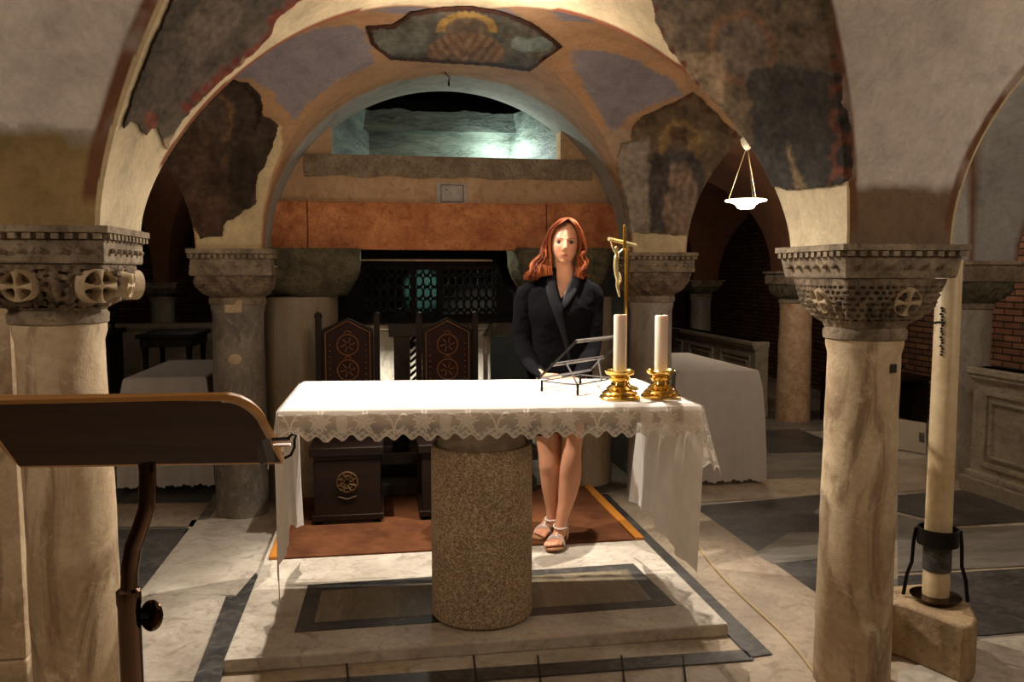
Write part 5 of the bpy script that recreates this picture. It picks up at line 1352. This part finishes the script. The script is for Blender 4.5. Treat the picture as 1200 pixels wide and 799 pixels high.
for L_, R_2 in (([(652,312),(652,324),(653,334),(656,346),(659,362),(663,384),(668,410),(672,440)], [(642,320),(640,330),(640,342),(644,356),(651,374),(659,396),(665,418),(670,442)]),
                ([(674,313),(669,326),(665,336),(660,348),(658,356)], [(681,322),(680,332),(675,344),(667,356),(661,362)])):
    A = [onfront(x, y, .006) for x, y in L_]; B = [onfront(x, y, .009) for x, y in R_2]; lp_.grid([[a.lerp(b, q/5)-nW*.003*math.sin(PI*q/5) for q in range(6)] for a, b in zip(A, B)])
o = part(lp_, 'lapel', plain('satin lapel','0e0c10',.6,spec=.2), wm, ang=180); s_ = o.modifiers.new('t', 'SOLIDIFY'); s_.thickness = .003
# dress under the jacket
dr = MB(); ploft(dr, [(656,440,.028,33,.108),(655,460,.028,34,.108),(655,480,.028,34,.106),(655.5,497,.028,33.5,.104),(656,503,.028,33.5,.104)], 4, 48, cap=False); 
o = part(dr, 'skirt', M['jacket'], wm); s_ = o.modifiers.new('t', 'SOLIDIFY'); s_.thickness = .002
dv = MB(); dv.grid([[onfront(652+q*1.6, y, -.010) for q in range(7)] for y in (348,352,358,364)]); part(dv, 'top', M['jacket'], wm)
nk = MB(); nk.tube([onfront(x, y, -.004-.003*(y < 330)) for x, y in ((650.5,318),(651.5,326),(653.5,336),(656,345),(658,348),(661,345),(665,337),(670,327),(674,318))], .0011, 6); nk.lathe([(0,-.006),(.004,0),(0,.006)], 8, onfront(658,349,-.002), cap=False)
part(nk, 'necklace', plain('pale chain','cfc9b4',.3,.7), wm)
# hair
hair = MB(); rnd = random.Random(11); hc_ = []
def addstrand(P, r, c):
    k = len(hair.v); P2 = interp([tuple(p) for p in P], 5); n_ = len(P2); rs = [r*(1-.0*i)*(1 if i < n_*.75 else max(.25, 1-(i-n_*.75)/(n_*.25)*.75)) for i in range(n_)]
    hair.tube(P2, rs, 7); hc_.extend([tuple(hexc(c)*v) for v in [rnd.uniform(.85, 1.15)]]*(len(hair.v)-k))
cols = ['743818', '5c2710', '844524', '4a1d0c', '925028', '683014']
P = []
for a in range(60):
    row = []
    for b in range(30):
        ph, th = 2*PI*a/60, (PI*.62)*b/29; x, y, z = math.sin(th)*math.cos(ph), math.sin(th)*math.sin(ph), math.cos(th)
        if y < -.15: lim = .42+.25*max(0, abs(x)-.0)
        Y = y*.103+.008
        if y < -.05 and z < .80-.75*abs(x)**3: Y = max(Y, -.035)
        row.append(hp(x*.083, Y, z*.124+.004))
    P.append(row)
hair.grid(P, closeU=True, flip=True); hc_.extend([tuple(hexc('4c1c0c'))]*(60*30))
for i in range(300):
    s = -1 if rnd.random() < .55 else 1; g = rnd.uniform(-1, 1); w = rnd.uniform(0, 1); fr_ = (g+1)/2
    lx = (.0 + w*.5); y0 = -.075+.15*fr_; wav = rnd.uniform(.8, 2.0); phs = rnd.uniform(0, 6)
    out1 = .080+.018*w; endx = (.115+.075*w if s < 0 else .082+.030*w); endz = (-.165-.03*rnd.random() if s < 0 else -.155-.02*rnd.random()); yb = -.045+.12*fr_
    pts = [hp(.010*1+s*.004, y0*.8, .121-.5*y0*y0*3), hp(s*.040+.006, y0*.95-.008*(1-fr_), .108-.8*y0*y0*3), hp(s*(.070+.008*w), -.062+.13*fr_, .060), hp(s*out1, -.052+.125*fr_, .010),
           *[hp(s*(out1*(1-q)+endx*q+.005+.0065*wav*math.sin(phs*.35+q*11+w)), yb-.028*q+.02*w*q+.006*wav*math.sin(phs*.5+q*12), -.03+(endz+.03)*q) for q in (0.,.14,.28,.42,.56,.7,.85,1.)]]
    addstrand(pts, rnd.uniform(.0038, .0068), rnd.choice(cols))
# waves framing the face
for i in range(90):
    s = -1 if i % 2 else 1; w = i/90; q = rnd.uniform(-.004, .004)
    pts = [hp(.012, -.040-.03*w, .121-.004*w), hp(s*.030+.008, -.078-.006*w, .098-.006*w), hp(s*(.058+.006*w), -.072, .062), hp(s*(.072+.006*w), -.060+q, .018), hp(s*(.071+.008*w), -.055, -.035), hp(s*(.064+.018*w), -.050+q, -.078), hp(s*(.062+(.066 if s < 0 else .036)*w), -.060, -.120), hp(s*(.052+(.100 if s < 0 else .048)*w), -.066, -.165-.015*w)]
    addstrand(pts, .0042, rnd.choice(cols))
hair.c = hc_
t = NT('red hair'); at = t.n('ShaderNodeAttribute', attribute_name='Col').outputs['Color']; co = t.coord(scale=(1,1,.15)); nn_ = t.noise(co, 260, 3, .6)
colh = t.mix(.7, at, t.ramp(nn_, [(.3, .6), (.7, 1.35)]), 'MULTIPLY'); M['hair'] = t.done(t.bsdf(colh, .6, 0, t.bump(nn_, .5, .002), .12))
part(hair, 'hair', M['hair'], wm, 'long wavy red hair', ang=180)
# sandals
M['strap'] = plain('white leather', 'e9e2d8', .4); M['sole'] = plain('tan sole', 'a87850', .6)
def fk(keys, q):
    for a, b in zip(keys[:-1], keys[1:]):
        if a[0] <= q <= b[0]: u = (q-a[0])/(b[0]-a[0]); return a[1]+(b[1]-a[1])*u, a[2]+(b[2]-a[2])*u
    return keys[-1][1:]
for (h, ax, L, sd_, keys), anc, ar in ((fL, wp(646.5,608,.035), 6.3*SC), (fR, wp(657,617,-.035), 7.1*SC)):
    so = MB(); z0 = RZ+.001; prof = [(-.05,.018),(.0,.028),(.15,.031),(.4,.031),(.6,.040),(.78,.047),(.92,.044),(1.02,.030),(1.06,.012)]
    pl = [(h+ax*q*L+sd_*w) for q, w in prof]+[(h+ax*q*L-sd_*w) for q, w in prof[::-1]]
    so.prism([(p.x, p.y) for p in pl], z0, z0+.009); sole = part(so, 'sandal', M['sole'], wm, 'flat sandal with tan sole', smooth=False)
    def arc(q0, q1, w, hh, a0=0, a1=PI, n=14): return [h+ax*(q0+(q1-q0)*k/n)*L+sd_*w*math.cos(a0+(a1-a0)*k/n)+Vector((0,0,RZ+.010+hh*abs(math.sin(a0+(a1-a0)*k/n))**.8)) for k in range(n+1)]
    stt = MB()
    def over(q0, q1, r=.0040):
        pts = []
        for k in range(15):
            a = PI*k/14; q = q0+(q1-q0)*k/14; w, hh = fk(keys, q); c_ = math.cos(a); sn_ = math.sin(a)
            pts.append(h+ax*q*L+sd_*(w+.003)*c_+Vector((0,0,RZ+.012+hh/2+(hh/2+.003)*(sn_*2-1 if sn_ < .5 else sn_))))
        stt.tube(pts, r, 6, flat=.6)
    over(.70,.60); over(.75,.66); over(.58,.74,.0034)
    tp = [h+ax*q*L+Vector((0,0,RZ+.014+fk(keys, q)[1]+.002)) for q in (.68,.60,.50,.40)]
    fwd = Vector((ax.x, ax.y, 0)); tp.append(anc+fwd*(ar+.008)+Vector((0,0,.0)))
    stt.tube(tp, .0052, 6, flat=.6)
    stt.tube([anc+fwd*((ar+.008)*math.cos(a))+sd_*((ar+.003)*math.sin(a))+Vector((0,0,.006*(1-math.cos(a)))) for a in [2*PI*k/24 for k in range(24)]], .0042, 6, closed=True)
    for s in (-1, 1): stt.tube([h+ax*L*.12+sd_*s*.031+Vector((0,0,RZ+.01)), h+ax*L*.12+sd_*s*.034+Vector((0,0,RZ+.04)), anc+sd_*s*(ar+.004)], .0040, 6)
    stp = part(stt, 'strap', M['strap'], sole, 'thin white straps'); 
# ------------------------------------------------------------------ lamps and light
def point(loc, w, r=.08, col=(1,.83,.67)):  # used for real lamps and for added fill lights
    l = bpy.data.lights.new('lamp', 'POINT'); l.energy = w; l.shadow_soft_size = r; l.color = col
    l.color = col; o = bpy.data.objects.new('lamp_or_fill', l); C.objects.link(o); o.location = loc; return o
def spot(loc, to, w, ang, r=.03, col=(1,.8,.58), blend=.5):
    l = bpy.data.lights.new('lamp', 'SPOT'); l.energy = w; l.shadow_soft_size = r; l.color = col; l.spot_size = math.radians(ang); l.spot_blend = blend
    o = bpy.data.objects.new('spot_light', l); C.objects.link(o); o.location = loc
    o.rotation_euler = (Vector(to)-Vector(loc)).to_track_quat('-Z', 'Y').to_euler(); return o
M['glass_lit'] = emit('lit opal glass', 'ffedc8', 9)
M['glass_mount'] = emit('lit plaster mount', 'ffe9c0', 3)
pc = onY(874, 237, 6.3)
pl = thing('pendant_lamp', 'lit white bowl pendant lamp hanging in the right aisle', 'lamp', (pc.x, pc.y, pc.z))
part(MB().lathe([(.0,-.052),(.05,-.052),(.066,-.045),(.078,-.022),(.105,-.004),(.160,.008),(.166,.016),(.160,.02),(.10,.012),(.06,-.01),(0,-.02)], 40, pc, cap=False), 'lamp_shade', M['glass_lit'], pl)
for k in range(3):
    a = 2*PI*k/3+.5; part(MB().tube([pc+Vector((.14*math.cos(a), .14*math.sin(a), .015)), pc+Vector((.01*math.cos(a),.01*math.sin(a),.42))], .003, 6), 'cord', M['wax_old'], pl)
part(MB().lathe([(.0,.52),(.06,.52),(.045,.46),(.02,.42),(0,.41)], 20, pc, cap=False), 'ceiling_mount', M['wax'], pl, 'white ceiling mount')
point(pc+Vector((0,0,-.12)), 19, .09); point(pc+Vector((0,0,.12)), 5, .05)
for p, w in (((3.0,3.86,2.02), 12), ((-2.2,3.86,2.02), 6), ((-2.25,1.4,1.9), 26), ((2.95,1.4,1.9), 23), ((4.75,6.3,1.95), 8), ((4.9,4.2,2.0), 4), ((-2.0,6.4,2.0), 4), ((-2,9.5,2.), 3), ((3.1,9.,2.), 3)):  # unseen lamps following the bay pattern, plus fill added by the right wall
    point(p, w*1.0, .1)
# lamps over the altar, followed by added fill points
spot((-.25,3.95,2.5), (.35,3.3,.95), 240, 95, .015, (1,.91,.81)); spot((1.12,3.95,2.5), (.5,3.3,.95), 240, 95, .015, (1,.91,.81))
point((.4,.6,2.1), 8, .12)  # unseen fill added in front of the altar, not a real lamp
point((.45,3.35,2.3), 13, .04)  # unseen fill added to brighten the arch wall and the woman's face
point((.45,5.85,1.85), 8, .06, (1,.96,.88))  # unseen point added behind the screen to brighten its rim and the capitals
# light behind the screen and in the niche
spot((.2,5.8,1.8), (.1,6.7,.75), 1800, 70, .05, (1,.97,.88)); spot((.9,6.3,1.8), (1.05,7.9,.7), 60, 40, .05, (1,.97,.85)); spot((.45,6.9,1.75), (.42,7.95,1.3), 90, 20, .03, (.35,1,.9))
point((nx1-.32,5.70,zn+.10), 7, .03, (.85,1,.93))
wd = bpy.data.worlds.new('world'); bpy.context.scene.world = wd; wd.use_nodes = True
wd.node_tree.nodes['Background'].inputs[0].default_value = (1,.8,.6,1); wd.node_tree.nodes['Background'].inputs[1].default_value = .0
sc = bpy.context.scene
sc.view_settings.view_transform = 'Standard'; sc.view_settings.look = 'None'; sc.view_settings.gamma = 1; sc.view_settings.exposure = 0.12
sc.view_settings.use_curve_mapping = False
